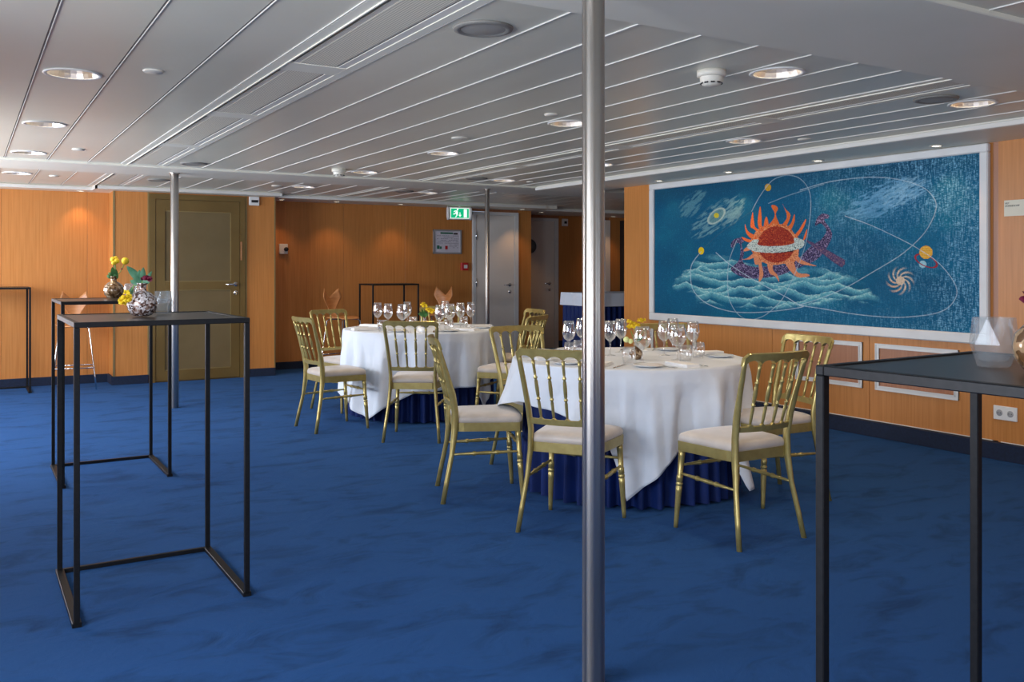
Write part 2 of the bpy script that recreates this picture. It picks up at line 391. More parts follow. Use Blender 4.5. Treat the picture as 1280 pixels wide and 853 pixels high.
wr = wall('wall_back_right', yrun([8.35, 8.85, 9.30], YR) + yrun([9.40, 9.66, 10.6], YR), [(XF - .02, XR, YR + .06, YR + .12, 0, 2.3), (8.34, XR, YR + T, YR + .07, 0, 2.3)])
MB().box(9.30, 9.40, YR - .02, YR + .01, 0, 2.12).build('jamb', WDOOR, wr)
MB().box(9.62, 9.67, YR - .12, YR + .01, 0, 2.12).build('dark_post', DARKP, wr)
MB().box(XF, 8.36, YR - .001, YR + .03, 2.13, 2.3).build('lintel', WOODR, wr)
# mural wall
ys = [-3.0, -1.9, -.8, .3, 1.4, 2.5, 3.62]
segs = [(MX - .022, MX - .002, a + .0015, b - .0015, .11, ZS + .01) for a, b in zip(ys[:-1], ys[1:])]
ys = [3.66, 4.66, 5.66, 6.66, 7.30, 7.75]
segs += [(MX - .012, MX, a + .0015, b - .0015, .11, ZS + .01) for a, b in zip(ys[:-1], ys[1:])]
wm = wall('wall_right', segs, [(MX, MX + .12, -3, 7.74, 0, 2.3), (MX - .012, MX, 3.62, 3.66, .775, 2.17)])
MB().box(MX - .016, MX - .001, 3.62, 3.66, .11, .775).build('wood_panel', WOOD, wm)
wall('wall_corridor', [], [(MX + .12, XR, 7.62, 7.74, 0, 2.3)])
struct(MB().box(XR, XR + .1, 7.6, YR + .1, 0, 2.35).build('wall_far_right', WOODR))
struct(MB().box(MX, XR + .1, -3.1, 7.6, 2.3, 2.34).build('trim_4', CEILB))
# window wall (port side) and aft wall behind the camera, each with real openings
def winwall(name, along_x, pos, lo, hi, wins, th=.1):
    mb = MB(); z0, z1 = .82, 2.02
    def b(a, c, za, zb):
        if along_x: mb.box(a, c, pos - th, pos, za, zb)
        else: mb.box(pos - th, pos, a, c, za, zb)
    b(lo, hi, 0, z0); b(lo, hi, z1, 2.35); e = lo
    for a, c in wins: b(e, a, z0, z1); e = c
    b(e, hi, z0, z1)
    o = struct(mb.build(name, WOOD)); n = 0
    for a, c in wins:
        f = MB(); w_ = .04
        for (p, q, r_, s_) in ((a, c, z0, z0 + w_), (a, c, z1 - w_, z1), (a, a + w_, z0, z1), (c - w_, c, z0, z1), ((a + c) / 2 - .02, (a + c) / 2 + .02, z0, z1)):
            if along_x: f.box(p, q, pos - .06, pos + .01, r_, s_)
            else: f.box(pos - .06, pos + .01, p, q, r_, s_)
        f.build('window_frame', FRAMEW, o)
    return o
winwall('wall_left', False, WX, -3.1, YR, WINS, .32)
winwall('wall_front', True, -3.0, WX, MX + .1, [(.2, 2.4), (2.9, 5.1)])
# baseboards
def base(name, *boxes):
    mb = MB()
    for b in boxes: mb.box(*b, bev=.003)
    return struct(mb.build(name, NAVY))
base('baseboard_back_left', (WX, XJ - .02, YL - .022, YL + .01, 0, .095), (XJ - .034, XJ - T, YD - .02, YL, 0, .095), (XJ - .034, DL - .02, YD - .022, YD + .01, 0, .095))
base('baseboard_back_door', (DR + .04, XE, YD - .022, YD + .01, 0, .095))
base('baseboard_back', (XE, 6.30, YB - .022, YB + .01, 0, .095), (7.09, XF, YB - .022, YB + .01, 0, .095))
base('baseboard_back_right', (8.35, 9.3, YR - .022, YR + .01, 0, .12))
br = base('baseboard_right', (MX - .07, MX + .01, -3, 7.75, 0, .115))
MB().box(MX - .0235, MX - .0, -3, 3.6, .115, .121).box(MX - .016, MX, 3.6, 7.75, .115, .121).build('wood_edge', WTRIM, br)

# olive door in the door wall
d1 = struct(MB().box(DL, DR, YD - .01, YD + .04, .0, 2.15).build('door_1', OLIVE))
fr = MB()
fr.box(DL - .01, DL + .05, YD - .035, YD, 0, 2.095).box(DR - .05, DR + .01, YD - .035, YD, 0, 2.095).box(DL - .01, DR + .01, YD - .035, YD, 2.095, 2.155)
fr.build('door_frame', OLIVE, d1)
lf = MB(); a, b = DL + .055, DR - .055
lf.box(a, a + .10, YD - .028, YD, .015, 2.09).box(b - .10, b, YD - .028, YD, .015, 2.09).box(a, b, YD - .0279, YD, .015, .13).box(a, b, YD - .0279, YD, 1.965, 2.09).box(a, b, YD - .0279, YD, 1.055, 1.15)
lf.build('leaf_frame', OLIVE, d1)
for z0, z1 in ((.13, 1.055), (1.15, 1.965)):
    MB().box(a + .10, b - .10, YD - .014, YD, z0, z1).build('door_inset', OLIVEP, d1)
    MB().box(a + .10, b - .10, YD - .02, YD - .012, z0, z0 + .008).box(b - .108, b - .10, YD - .02, YD - .012, z0, z1).box(a + .10, b - .10, YD - .02, YD - .012, z1 - .008, z1).build('inset_bead', BRASS, d1)
def handle(parent, x, y, z, dirx=-1, n=1):
    MB().lathe([(0, 0), (.027, 0), (.027, .008), (0, .009)], 16, Matrix.Translation((x, y, z)) @ Matrix.Rotation(PI / 2, 4, 'X')).tube([(x, y, z), (x, y - .045, z), (x + dirx * .012, y - .055, z), (x + dirx * .13, y - .055, z)], .010, 10).build('door_handle', CHROME, parent)
    MB().lathe([(0, 0), (.026, 0), (.026, .008), (0, .009)], 16, Matrix.Translation((x, y, z - .10)) @ Matrix.Rotation(PI / 2, 4, 'X')).box(x - .008, x + .008, y - .014, y, z - .125, z - .09).build('lock_plate', CHROME, parent)
handle(d1, b - .045, YD - .028, 1.115)
MB().box(DR - .05, DR - .03, YD - .042, YD - .03, 1.40, 1.62).build('strike_plate', CHROME, d1)
# pale door in the alcove wall
def pale_door(name, x0, x1, y, top, hx, hinges=True):
    d = struct(MB().box(x0 + .04, x1 - .04, y - .008, y + .03, .01, top - .04).build(name, WDOOR))
    MB().box(x0, x0 + .045, y - .03, y + .02, 0, top).box(x1 - .07, x1, y - .03, y + .02, 0, top).box(x0, x1, y - .0301, y + .02, top - .045, top).build('door_frame', FRAMEW, d)
    MB().box(x0 + .05, x1 - .075, y - .022, y - .006, .01, top - .05, bev=.003).build('door_leaf', WDOOR, d)
    if hinges:
        for z in (1.78, 1.1, .3): MB().tube([(x0 + .052, y - .03, z - .06), (x0 + .052, y - .03, z + .06)], .009, 8).build('hinge', CHROME, d)
    handle(d, hx, y - .022, 1.06)
    return d
pale_door('door_2', 6.31, 7.08, YB, 2.13, 6.93)
d3 = pale_door('door_3', 7.40, 8.335, YR, 2.12, 8.16, False)
MB().lathe([(0, 0), (.13, 0), (.13, .012), (.115, .016), (.115, .008), (0, .008)], 28, Matrix.Translation((7.79, YR - .022, 1.66)) @ Matrix.Rotation(PI / 2, 4, 'X')).build('porthole_rim', FRAMEW, d3)
MB().lathe([(0, 0), (.114, 0), (.114, .011), (0, .011)], 28, Matrix.Translation((7.79, YR - .022, 1.66)) @ Matrix.Rotation(PI / 2, 4, 'X')).build('porthole_glass', mat('dark_glass', (.10, .13, .16), .1), d3)
# lower wall mouldings under the mural
for y0, y1 in ((6.62, 7.29), (4.72, 5.39), (3.91, 4.60)):
    z0, z1 = .36, .72; x = MX - .012
    m = MB(); wv = .034
    for k, (w0, w1, t_) in enumerate(((0, .034, .008), (0, .008, .014), (.026, .034, .014))):
        m.box(x - t_, x, y0 + w0, y1 - w0, z0 + w0, z0 + w1).box(x - t_, x, y0 + w0, y1 - w0, z1 - w1, z1 - w0)
        m.box(x - t_ * .99, x, y0 + w0, y0 + w1, z0 + w0, z1 - w0).box(x - t_ * .99, x, y1 - w1, y1 - w0, z0 + w0, z1 - w0)
    m.build('panel_moulding', FRAMEW, wm)
    MB().box(x - .003, x, y0 + .034, y1 - .034, z0 + .034, z1 - .034).build('panel_infill', WOODR, wm)

# steel poles
for x, y, r_, top, lab in ((1.688, 2.31, .0355, ZB, 'thick brushed steel pole standing nearest, in front of the near table'),
                           (1.685, 8.91, .037, ZB, 'brushed steel pole at left in front of the olive door'),
                           (5.02, 8.88, .025, ZB, 'thin steel pole behind the far table, in front of the pale door')):
    t = thing('steel_pole', lab, 'pole', (x, y, 0))
    MB().tube([(0, 0, 0), (0, 0, top)], r_, 32).build('shaft', STEEL, t)
    MB().lathe([(r_, top - .012), (r_ + .012, top - .008), (r_ + .012, top), (r_, top)], 28).build('ceiling_collar', STEEL, t)

# ================================================================== CEILING FITTINGS
def downlight_proto():
    t = thing('downlight', '', 'light')
    MB().lathe([(.108, .004), (.126, .0), (.128, -.004), (.122, -.007), (.106, -.004), (.108, .004)], 36).build('trim_ring', WPLAS, t)
    n = 24
    mb = MB(); prof = [(.107, -.002), (.100, .02), (.086, .05), (.062, .078)]
    mb.lathe(prof, n, smooth=False); mb.build('reflector', REFL, t)
    MB().lathe([(.062, .078), (.0, .08)], n).build('reflector_top', REFL, t)
    MB().lathe([(0, .03), (.022, .033), (.032, .048), (.032, .079)], 12).build('lamp', LAMPE, t)
    return t
RX = {'left': .4375, 'middle': 3.25, 'right': 4.78}
dp = downlight_proto(); first = True
nm = ['first', 'second', 'third', 'fourth', 'fifth']
for row, x in RX.items():
    ys_ = [y for y in LY if not (row == 'left' and y < 4)]
    for i, y in enumerate(ys_):
        t = dp if first else copy_tree(dp); first = False
        rl = {'left': 'leftmost row of downlights', 'middle': 'middle row of downlights', 'right': 'row of downlights nearest the mural'}[row]
        if i == len(ys_) - 1: lab = 'recessed downlight beyond the far ceiling beam in the ' + rl
        else: lab = 'recessed downlight, %s from the camera in the %s' % (nm[i], rl)
        place(t, (x, y, ZC), 0, lab, 'recessed ceiling downlights')
        l = bpy.data.lights.new('downlight_beam', 'SPOT'); l.energy = 13; l.color = (1, .76, .50); l.spot_size = R(120); l.spot_blend = .8; l.shadow_soft_size = .05
        o = bpy.data.objects.new('downlight_beam', l); col.objects.link(o); o.parent = t; o.location = (0, 0, .02)
def soffit_proto():
    t = thing('spotlight', '', 'light')
    MB().lathe([(.030, -.001), (.044, -.001), (.046, -.004), (.040, -.008), (.030, -.006), (.030, -.001)], 24).build('trim_ring', CREAM, t)
    MB().lathe([(0, -.003), (.030, -.003)], 20).build('lamp', LAMPC, t)
    return t
sp = soffit_proto(); first = True
SPL = [((5.88, 6.95), 'small warm spotlight over the left end of the mural'), ((5.88, 6.0), 'small warm spotlight above the mural, second from its left end'),
       ((5.88, 5.0), 'small warm spotlight above the mural, second from its right end'), ((5.88, 3.96), 'small warm spotlight over the right end of the mural'),
       ((1.12, 11.2), 'small warm spotlight over the left wood wall beside the corner'), ((4.15, 11.3), 'small warm spotlight over the alcove wall left of the black high table'),
       ((5.05, 11.3), 'small warm spotlight over the alcove wall between high table and notice'), ((3.42, 11.3), 'small warm spotlight at the left corner of the alcove'),
       ((6.98, 11.3), 'small warm spotlight over the right edge of the pale alcove door'), ((7.6, 11.75), 'small warm spotlight over the recessed pale door'),
       ((9.25, 12.1), 'small warm spotlight beyond the left end of the mural wall'), ((-.15, 11.2), 'small warm spotlight at the far left edge over the wood wall')]
for (x, y), lab in SPL:
    t = sp if first else copy_tree(sp); first = False
    place(t, (x, y, ZS), 0, lab, 'small soffit spotlights')
    l = bpy.data.lights.new('spot_beam', 'SPOT'); l.energy = 4 if y > 8 else 4; l.color = (1, .55, .26); l.spot_size = R(95); l.spot_blend = .7; l.shadow_soft_size = .03
    o = bpy.data.objects.new('spot_beam', l); col.objects.link(o); o.parent = t; o.location = (0, 0, -.02)
# loudspeakers
def speaker_proto():
    t = thing('ceiling_speaker', '', 'speaker')
    MB().lathe([(.084, -.006), (.095, -.012), (.112, -.008), (.115, 0), (.084, 0)], 36).build('rim', GREYD, t)
    MB().lathe([(0, -.012), (.05, -.011), (.084, -.007)], 30).build('grille', mat('grille_mesh', (.34, .325, .29), .45), t)
    return t
spk = speaker_proto(); first = True
for x, y, lab in ((1.69, 3.02, 'round grey ceiling loudspeaker nearest, right of the long air vent'), (1.71, 8.2, 'round grey ceiling loudspeaker beside the top of the left pole'),
                  (1.72, 9.9, 'round grey ceiling loudspeaker beyond the far beam, near the olive door'), (4.48, 3.02, 'dark round ceiling loudspeaker near the mural'),
                  (4.43, 8.06, 'round ceiling loudspeaker just before the far beam near the thin pole'), (4.44, 9.84, 'round ceiling loudspeaker beyond the far beam before the alcove')):
    t = spk if first else copy_tree(spk); first = False
    place(t, (x, y, ZC), 0, lab, 'ceiling loudspeakers')
cap_me = MB().lathe([(0, -.010), (.040, -.009), (.046, -.004), (.046, 0)], 24).mesh('sprinkler_cover', CREAM)
for x, y, r_, lab in ((.75, 4.46, 1, 'small round sprinkler cover nearest, in the left ceiling panels'), (.75, 7.68, 1, 'small round sprinkler cover in the left panels before the far beam'),
                      (.76, 10.0, 1, 'small round sprinkler cover in the left panels beyond the far beam'), (2.97, 5.64, 1.3, 'larger cream ceiling cover in the middle of the ceiling'),
                      (2.98, 4.5, .9, 'small cream ceiling cover left of the front pole'), (5.08, 4.44, 1, 'small cream ceiling cover near the mural'), (5.1, 8.1, .9, 'small cream ceiling cover by the thin pole'),
                      (2.96, 9.95, 1.3, 'cream ceiling cover beyond the far beam over the alcove corner')):
    o = obj('sprinkler_cover', cap_me, None, (x, y, ZC)); o.scale = (r_, r_, 1); tag(o, lab, 'ceiling cover', 'round ceiling covers')
def smoke(x, y, lab):
    t = thing('smoke_detector', lab, 'detector', (x, y, ZC), 0, 'smoke detectors')
    MB().lathe([(0, 0), (.066, 0), (.066, -.026), (.056, -.03), (0, -.03)], 28).build('base', CREAM, t)
    MB().lathe([(.054, -.028), (.052, -.05), (.042, -.066), (.028, -.072), (0, -.073)], 28).build('dome', CREAM, t)
    for k in range(10):
        a = 2 * PI * k / 10
        MB().box(-.009, .009, -.001, .003, -.004, .004, Matrix.Rotation(a, 4, 'Z') @ Matrix.Translation((0, -.0485, -.058)) @ Matrix.Rotation(-.6, 4, 'X')).build('slot', DARKP, t)
smoke(2.96, 3.13, 'cream smoke detector nearest, right of the front pole'); smoke(2.95, 7.98, 'cream smoke detector before the far ceiling beam')
# linear air vents
def vent(x0, x1, y0, y1, cuts, lab, wide=True):
    t = thing('air_vent', lab, 'air vent', ((x0 + x1) / 2, (y0 + y1) / 2, ZC), 0, 'long ceiling air vents')
    cx, cy = (x0 + x1) / 2, (y0 + y1) / 2; hw = (x1 - x0) / 2; hl = (y1 - y0) / 2
    MB().box(-hw, -hw + .045, -hl, hl, -.004, .02).box(-hw + .043, -hw + .049, -hl, hl, -.009, .03).build('side_rail', SOFF, t)
    MB().box(hw - .04, hw, -hl, hl, -.004, .02).build('side_rail', SOFF, t)
    MB().box(-hw + .05, hw - .04, -hl, hl, .055, .06).build('backing', DJOINT, t)
    ce = [y0] + list(cuts) + [y1]
    for a, b in zip(ce[:-1], ce[1:]):
        a2, b2 = a - cy + .08, b - cy - .08
        MB().box(-hw + .10, hw - .095, a2, b2, -.001, .006).build('perforated_panel', PERF, t)
        MB().box(-hw + .075, -hw + .10, a2, b2, .0, .018).build('inner_rail', CREAM, t)
        MB().box(hw - .095, hw - .088, a2, b2, .0, .018).build('inner_rail', CREAM, t)
        MB().box(hw - .078, hw - .042, a2, b2, -.001, .004).build('white_slat', WTRIM, t)
    for c in [y0] + list(cuts) + [y1]:
        p, q = max(-hl, c - cy - .08), min(hl, c - cy + .08)
        MB().box(-hw + .05, hw - .04, p, q, -.004, .006, bev=.001).build('cross_plate', SOFF, t)
vent(1.175, 1.535, 2.62, 8.55, (4.03, 5.50, 7.05), 'long beige perforated air vent in the left ceiling, before the far beam')
vent(1.175, 1.535, 9.27, 11.1, (), 'beige perforated air vent beyond the far beam in front of the olive door wall')
vent(1.175, 1.535, -2.9, 1.885, (-.5,), 'perforated air vent overhead behind the near beam')
vent(4.015, 4.325, 2.62, 8.55, (4.0, 5.45, 6.95), 'long perforated air vent near the mural, running to the thin pole')
vent(4.015, 4.325, 9.27, 11.0, (), 'perforated air vent beyond the far beam near the alcove wall')
vent(4.015, 4.325, -2.9, 1.885, (-.5,), 'perforated air vent overhead at right behind the near beam')

# ================================================================== MURAL
def mural():
    y0, y1, z0, z1 = 3.735, 7.225, .845, 2.108        # canvas; frame outside
    fy0, fy1, fz0, fz1 = 3.675, 7.29, .775, 2.166
    t = thing('mural', 'wide framed blue painting of a flaming sun carried in a fish boat over waves', 'painting', (MX - .012, (y0 + y1) / 2, z0))
    nx, nz = 1040, 376
    yy = np.linspace(y1, y0, nx); zz = np.linspace(z0, z1, nz)
    Y, Z = np.meshgrid(yy, zz)
    xx = MX - .03
    # drawing coordinates: 'px','py' measured on a flat sheet that the picture was laid out on
    r_ = xx * math.cos(YAW) - Y * math.sin(YAW); d = xx * math.sin(YAW) + Y * math.cos(YAW)
    U = 640 + 1138 * r_ / d; V = 336 + 1138 * (1.3 - Z) / d
    Yc, Zc = (y1 - Y), Z
    def hashn(a, b, s):                                 # value noise
        rs = np.random.default_rng(s); G = rs.random((400, 400))
        a = np.abs(a) + 3.3; b = np.abs(b) + 5.7
        ia = a.astype(int); ib = b.astype(int); fa = a - ia; fb = b - ib
        fa = fa * fa * (3 - 2 * fa); fb = fb * fb * (3 - 2 * fb)
        g = lambda i, j: G[i % 400, j % 400]
        return (g(ia, ib) * (1 - fa) + g(ia + 1, ib) * fa) * (1 - fb) + (g(ia, ib + 1) * (1 - fa) + g(ia + 1, ib + 1) * fa) * fb
    def fbm(a, b, s, o=4):
        v = 0; am = .5; 
        for i in range(o): v = v + am * hashn(a * 2 ** i, b * 2 ** i, s + i); am *= .5
        return v / (1 - .5 ** o)
    C = np.zeros(U.shape + (3,)); 
    L_ = lambda c: np.array(srgb(c))
    def mix(m, c):
        m = np.clip(m, 0, 1)[..., None]; C[:] = C * (1 - m) + L_(c) * m
    g = np.clip((U - 820) / 410, 0, 1)[..., None]
    C[:] = L_((0, 84, 118)) * (1 - g) + L_((10, 96, 132)) * g
    mix((fbm(Yc * 3, Zc * 5, 11) - .45) * 1.6, (4, 110, 136))
    mix((fbm(Yc * 2, Zc * 3, 41) - .5) * 1.6, (6, 66, 98))
    mix(np.clip((2.15 - Zc) * -3 + .75, 0, .5) * np.ones_like(U), (16, 60, 84))
    wv = (hashn(Yc * 260, Zc * 28, 5) * .55 + hashn(Yc * 70, Zc * 260, 6) * .45) * .8 + .2 * rng.random(U.shape)
    patch = fbm(Yc * 2.2, Zc * 2.2, 61)
    mix((wv - .50) * 4.2 * np.clip((U - 960) / 200, 0, 1) * np.clip((patch - .22) * 2.6, 0, 1) * .9, (120, 176, 205))
    mix((wv - .62) * 1.6 * (1 - np.clip((U - 990) / 120, 0, 1)), (50, 130, 160))
    def inpoly(P):
        P = np.array(P, float); m = np.zeros(U.shape, bool)
        x0, y0_ = P[:, 0].min() - 1, P[:, 1].min() - 1; n = len(P)
        for i in range(n):
            xa, ya = P[i]; xb, yb = P[(i + 1) % n]
            if ya == yb: continue
            c = ((ya > V) != (yb > V)) & (U < (xb - xa) * (V - ya) / (yb - ya) + xa); m ^= c
        return m
    def dist(P):
        D = np.full(U.shape, 1e9)
        for (xa, ya), (xb, yb) in zip(P[:-1], P[1:]):
            dx, dy = xb - xa, yb - ya; q = np.clip(((U - xa) * dx + (V - ya) * dy) / (dx * dx + dy * dy + 1e-9), 0, 1)
            D = np.minimum(D, np.hypot(U - xa - q * dx, V - ya - q * dy))
        return D
    def smooth(P, closed=False, n=8):
        P = [np.array(p, float) for p in P]; out = []
        m = len(P); rng_ = range(m if closed else m - 1)
        for i in rng_:
            p0 = P[(i - 1) % m] if closed or i > 0 else P[i]; p1 = P[i]; p2 = P[(i + 1) % m]; p3 = P[(i + 2) % m] if closed or i + 2 < m else p2
            for k in range(n):
                t_ = k / n; out.append(tuple(.5 * ((2 * p1) + (-p0 + p2) * t_ + (2 * p0 - 5 * p1 + 4 * p2 - p3) * t_ ** 2 + (-p0 + 3 * p1 - 3 * p2 + p3) * t_ ** 3)))
        if not closed: out.append(tuple(P[-1]))
        return out
    c1 = lambda L: [(820 + x / 4.267, 200 + y / 4.267) for x, y in L]
    c2 = lambda L: [(1000 + x / 3.554, 190 + y / 3.554) for x, y in L]
    c3 = lambda L: [(900 + x / 7.106, 240 + y / 7.106) for x, y in L]
    # wispy clouds: elongated strokes running up to the right
    def wisp(cx, cy, rx, ry, ang, colr, s, k=1.):
        ca, sa = math.cos(ang), math.sin(ang); a = (U - cx) * ca + (V - cy) * sa; b = -(U - cx) * sa + (V - cy) * ca
        e = 1 - np.sqrt((a / rx) ** 2 + (b / ry) ** 2)
        n_ = fbm(a / 8 + 40 + .25 * np.sin(b / 3.), b / 1.9 + 60, s)
        mix(np.clip(e * 1.5 + (n_ - .52) * 6, 0, 1) * np.clip(e * 6, 0, 1) * k, colr)
    wisp(866, 255, 24, 13, -.75, (88, 140, 152), 3, .7); wisp(897, 271, 44, 17, -.62, (104, 150, 158), 7, .8); wisp(915, 268, 20, 12, -.8, (120, 160, 165), 8, .5)
    wisp(1110, 247, 56, 22, -.35, (110, 165, 195), 13, .85); wisp(1085, 262, 45, 18, -.3, (96, 154, 186), 17, .6); wisp(1130, 240, 34, 16, -.5, (150, 195, 215), 19, .6)
    # waves
    sea = inpoly(smooth(c1([(75, 655), (150, 570), (200, 520), (280, 490), (370, 495), (450, 520), (640, 560), (800, 560), (900, 560), (1010, 590), (1110, 640), (1260, 800), (1150, 790), (1000, 760), (880, 800), (780, 800), (640, 815), (430, 800), (330, 790), (210, 775), (190, 720), (90, 715)]), True))
    Sp = smooth(c1([(75, 655), (150, 570), (200, 520), (280, 490), (370, 495), (450, 520), (640, 560), (800, 560), (900, 560), (1010, 590), (1110, 640), (1260, 800), (1150, 790), (1000, 760), (880, 800), (780, 800), (640, 815), (430, 800), (330, 790), (210, 775), (190, 720), (90, 715)]), True, 3)
    sfade = np.clip((dist(Sp + Sp[:1]) - 6 * fbm(U / 4., V / 2.5, 79)) / 6., 0, 1)
    seaf = np.zeros(U.shape)
    for k in range(11):
        off = k * 37.3; yk = 312 + k * 7.6 + (U - 960) * .012 - 6.5 * (1 - np.abs(np.sin((U + off + 3 * np.sin(U / 9. + k)) / (15 + 3 * (k % 3))))) ** 1.0 + 3.2 * fbm(U / 5. + k * 7, V * 0 + k, 23) + 3 * np.sin(U / 31. + k * 1.7)
        f = (V - yk) / 10.5
        m_ = (f > 0) * (f < 1); br = (1 - np.clip(f, 0, 1)) ** 1.1
        str_ = fbm((U + V) / 2.2, (V - U * .4) / 1.1, 29 + k)
        seaf = np.where(m_, br * (.55 + .9 * str_), seaf)
    edge = fbm(U / 6., V / 3., 77)
    mix(sea * sfade * np.clip(seaf * 1.15 - .12, 0, .92), (104, 176, 184)); mix(sea * sfade * np.clip(seaf - .74, 0, 1) * 1.7, (188, 214, 204)); mix(sea * sfade * (sfade > .6) * np.clip(.22 - seaf, 0, 1) * 2., (10, 84, 110))
    # boat in the form of a horned fish, and its oar
    boat = inpoly(smooth(c3([(95, 685), (160, 620), (180, 560), (178, 470), (150, 455), (105, 500), (100, 455), (140, 415), (205, 412), (212, 440), (190, 470), (212, 540), (205, 625), (300, 665), (440, 660), (620, 640), (700, 590), (800, 490), (900, 420), (945, 350), (925, 305), (890, 280), (845, 300), (860, 240), (905, 195), (965, 205), (960, 235), (925, 250), (985, 340), (990, 410), (940, 510), (860, 600), (760, 650), (640, 700), (500, 750), (280, 772), (160, 740)]), True))
    sp_ = hashn(U * 1.3, V * 1.3, 71)
    mix(boat, (64, 56, 92)); mix(boat * (sp_ > .66), (138, 124, 156)); mix(boat * (sp_ < .25), (26, 22, 44))
    oar = inpoly(c3([(770, 425), (925, 500), (1110, 605), (1112, 640), (1080, 672), (1000, 620), (900, 540), (765, 440)]))
    mix(oar, (76, 62, 98)); mix(oar * (sp_ > .7), (130, 100, 112))
    # flames around the sun
    fl = [[(330, 400), (250, 350), (222, 285), (235, 370), (300, 430)], [(320, 440), (250, 420), (190, 400), (230, 440), (320, 460)],
          [(340, 360), (300, 330), (270, 300), (290, 180), (300, 250), (312, 310), (350, 340)], [(360, 350), (335, 270), (355, 130), (368, 200), (372, 300), (390, 340)],
          [(390, 330), (395, 260), (412, 220), (425, 250), (430, 310)], [(430, 310), (475, 240), (485, 190), (455, 125), (490, 120), (515, 150), (495, 200), (525, 280), (530, 310)],
          [(540, 310), (590, 240), (590, 190), (558, 110), (580, 150), (625, 200), (610, 260), (580, 310)], [(590, 320), (630, 280), (660, 200), (665, 250), (640, 320), (610, 340)],
          [(650, 400), (700, 340), (730, 290), (765, 240), (750, 300), (710, 370), (680, 400)], [(740, 420), (755, 370), (775, 330), (765, 400), (745, 430)],
          [(260, 480), (215, 510), (220, 530), (300, 500)], [(320, 530), (240, 590), (195, 600), (260, 600), (320, 570)], [(330, 570), (350, 700), (345, 800), (385, 740), (370, 640), (380, 600)],
          [(420, 620), (440, 720), (490, 750), (525, 800), (510, 740), (470, 690), (470, 620)], [(580, 630), (640, 720), (700, 760), (790, 750), (780, 730), (690, 715), (650, 620)],
          [(660, 590), (720, 640), (860, 660), (780, 630), (720, 600), (680, 560)], [(300, 560), (310, 640), (340, 640), (340, 580)]]
    body = inpoly(smooth(c3([(260, 470), (290, 400), (340, 330), (430, 290), (520, 285), (600, 300), (660, 370), (700, 420), (700, 520), (690, 580), (640, 640), (560, 640), (500, 650), (420, 640), (340, 600), (290, 540)]), True))
    mix(body, (206, 122, 78)); sp2 = hashn(U * 1.1, V * 1.1, 83)
    for f in fl: mix(inpoly(smooth(c3(f), True, 5)), (222, 106, 48) if f[0][1] < 460 else (208, 132, 92))
    mix(body * (sp2 > .62), (224, 150, 100)); mix(body * (sp2 < .25), (176, 78, 40))
    sx_, sy_ = 900 + 500 / 7.106, 240 + 468 / 7.106
    sun = np.hypot((U - sx_), (V - sy_) * 1.02) < 23.2
    mix(sun, (152, 44, 30)); mix(sun * (sp_ > .7), (186, 84, 44)); mix(sun * (sp_ < .2), (112, 26, 24))
    mix(inpoly(c3([(330, 480), (500, 486), (660, 470), (655, 530), (500, 545), (345, 535)])), (56, 40, 40))
    ring = inpoly(smooth(c3([(240, 480), (300, 425), (345, 430), (335, 468), (420, 482), (560, 478), (655, 455), (660, 410), (735, 425), (750, 460), (720, 500), (620, 525), (480, 542), (340, 535), (270, 515)]), True))
    mix(ring, (196, 208, 198)); mix(ring * (hashn(U * 1.8, V * 1.8, 91) > .68), (90, 110, 110))
    # planets, galaxies
    def disc(x, y, r0, colr, ry=None):
        mix((np.hypot(U - x, (V - y) * r0 / (ry or r0)) < r0) * 1., colr)
    disc(960, 234.5, 4, (196, 150, 40), 4.6); disc(876.5, 313.7, 3.6, (226, 190, 20), 4.6)
    def ell(cx, cy, rx, ry, ang):
        ca, sa = math.cos(ang), math.sin(ang); a = (U - cx) * ca + (V - cy) * sa; b = -(U - cx) * sa + (V - cy) * ca
        return np.sqrt((a / rx) ** 2 + (b / ry) ** 2)
    e = ell(895.5, 270.2, 14, 7.5, -.72); mix((e < 1) * .55, (120, 158, 150)); mix((abs(e - .88) < .10) * .6, (190, 205, 190)); mix((e < .6) * .4, (80, 125, 132)); disc(895.5, 269.5, 3.2, (210, 190, 50))
    disc(1153.5, 330.5, 4.6, (150, 195, 205)); disc(1157.5, 315.6, 8.3, (214, 158, 52)); mix((np.hypot(U - 1157.5, V - 315.6) < 8.3) * (np.sin(V * 2.2) > .3) * .5, (236, 196, 96))
    e = ell(1157.6, 326.3, 14.5, 6.5, .42); mix((abs(e - 1) < .09) & ~((V < 322) & (np.hypot(U - 1157.5, V - 315.6) < 8.3)) * True, (150, 40, 52))
    gx, gy = 1125.5, 351.0; rr = np.hypot(U - gx, V - gy); th = np.arctan2(V - gy, U - gx)
    arms = np.clip(np.cos(9 * (th - rr / 11.)) * 2.2 - .2, 0, 1) * np.clip((18.5 - rr) / 7, 0, 1) * (rr > 4) * (.4 + .9 * hashn(U, V, 55))
    mix(arms * .9, (216, 196, 168)); mix((rr < 5.5) * .9, (216, 190, 160)); mix(arms * (th > 1.5) * .5, (214, 150, 100))
    # drawn orbits
    A = c2([(0, 170), (100, 140), (200, 122), (330, 112), (450, 125), (550, 160), (600, 215), (600, 270), (560, 350), (500, 415), (430, 470), (330, 530), (200, 605), (80, 655), (0, 680)]) + c1([(780, 785), (640, 806), (500, 815), (380, 805), (270, 765), (205, 705), (185, 640), (190, 560), (240, 490)])
    A0 = c1([(600, 232), (700, 192), (800, 160), (896, 130)])
    Bo = c1([(510, 275), (550, 200), (600, 130), (640, 98), (700, 82), (760, 95), (805, 140), (824, 200), (822, 300), (800, 440), (760, 560), (690, 715), (640, 780), (570, 835), (490, 852), (430, 815), (390, 740), (382, 650), (390, 540), (430, 430)])
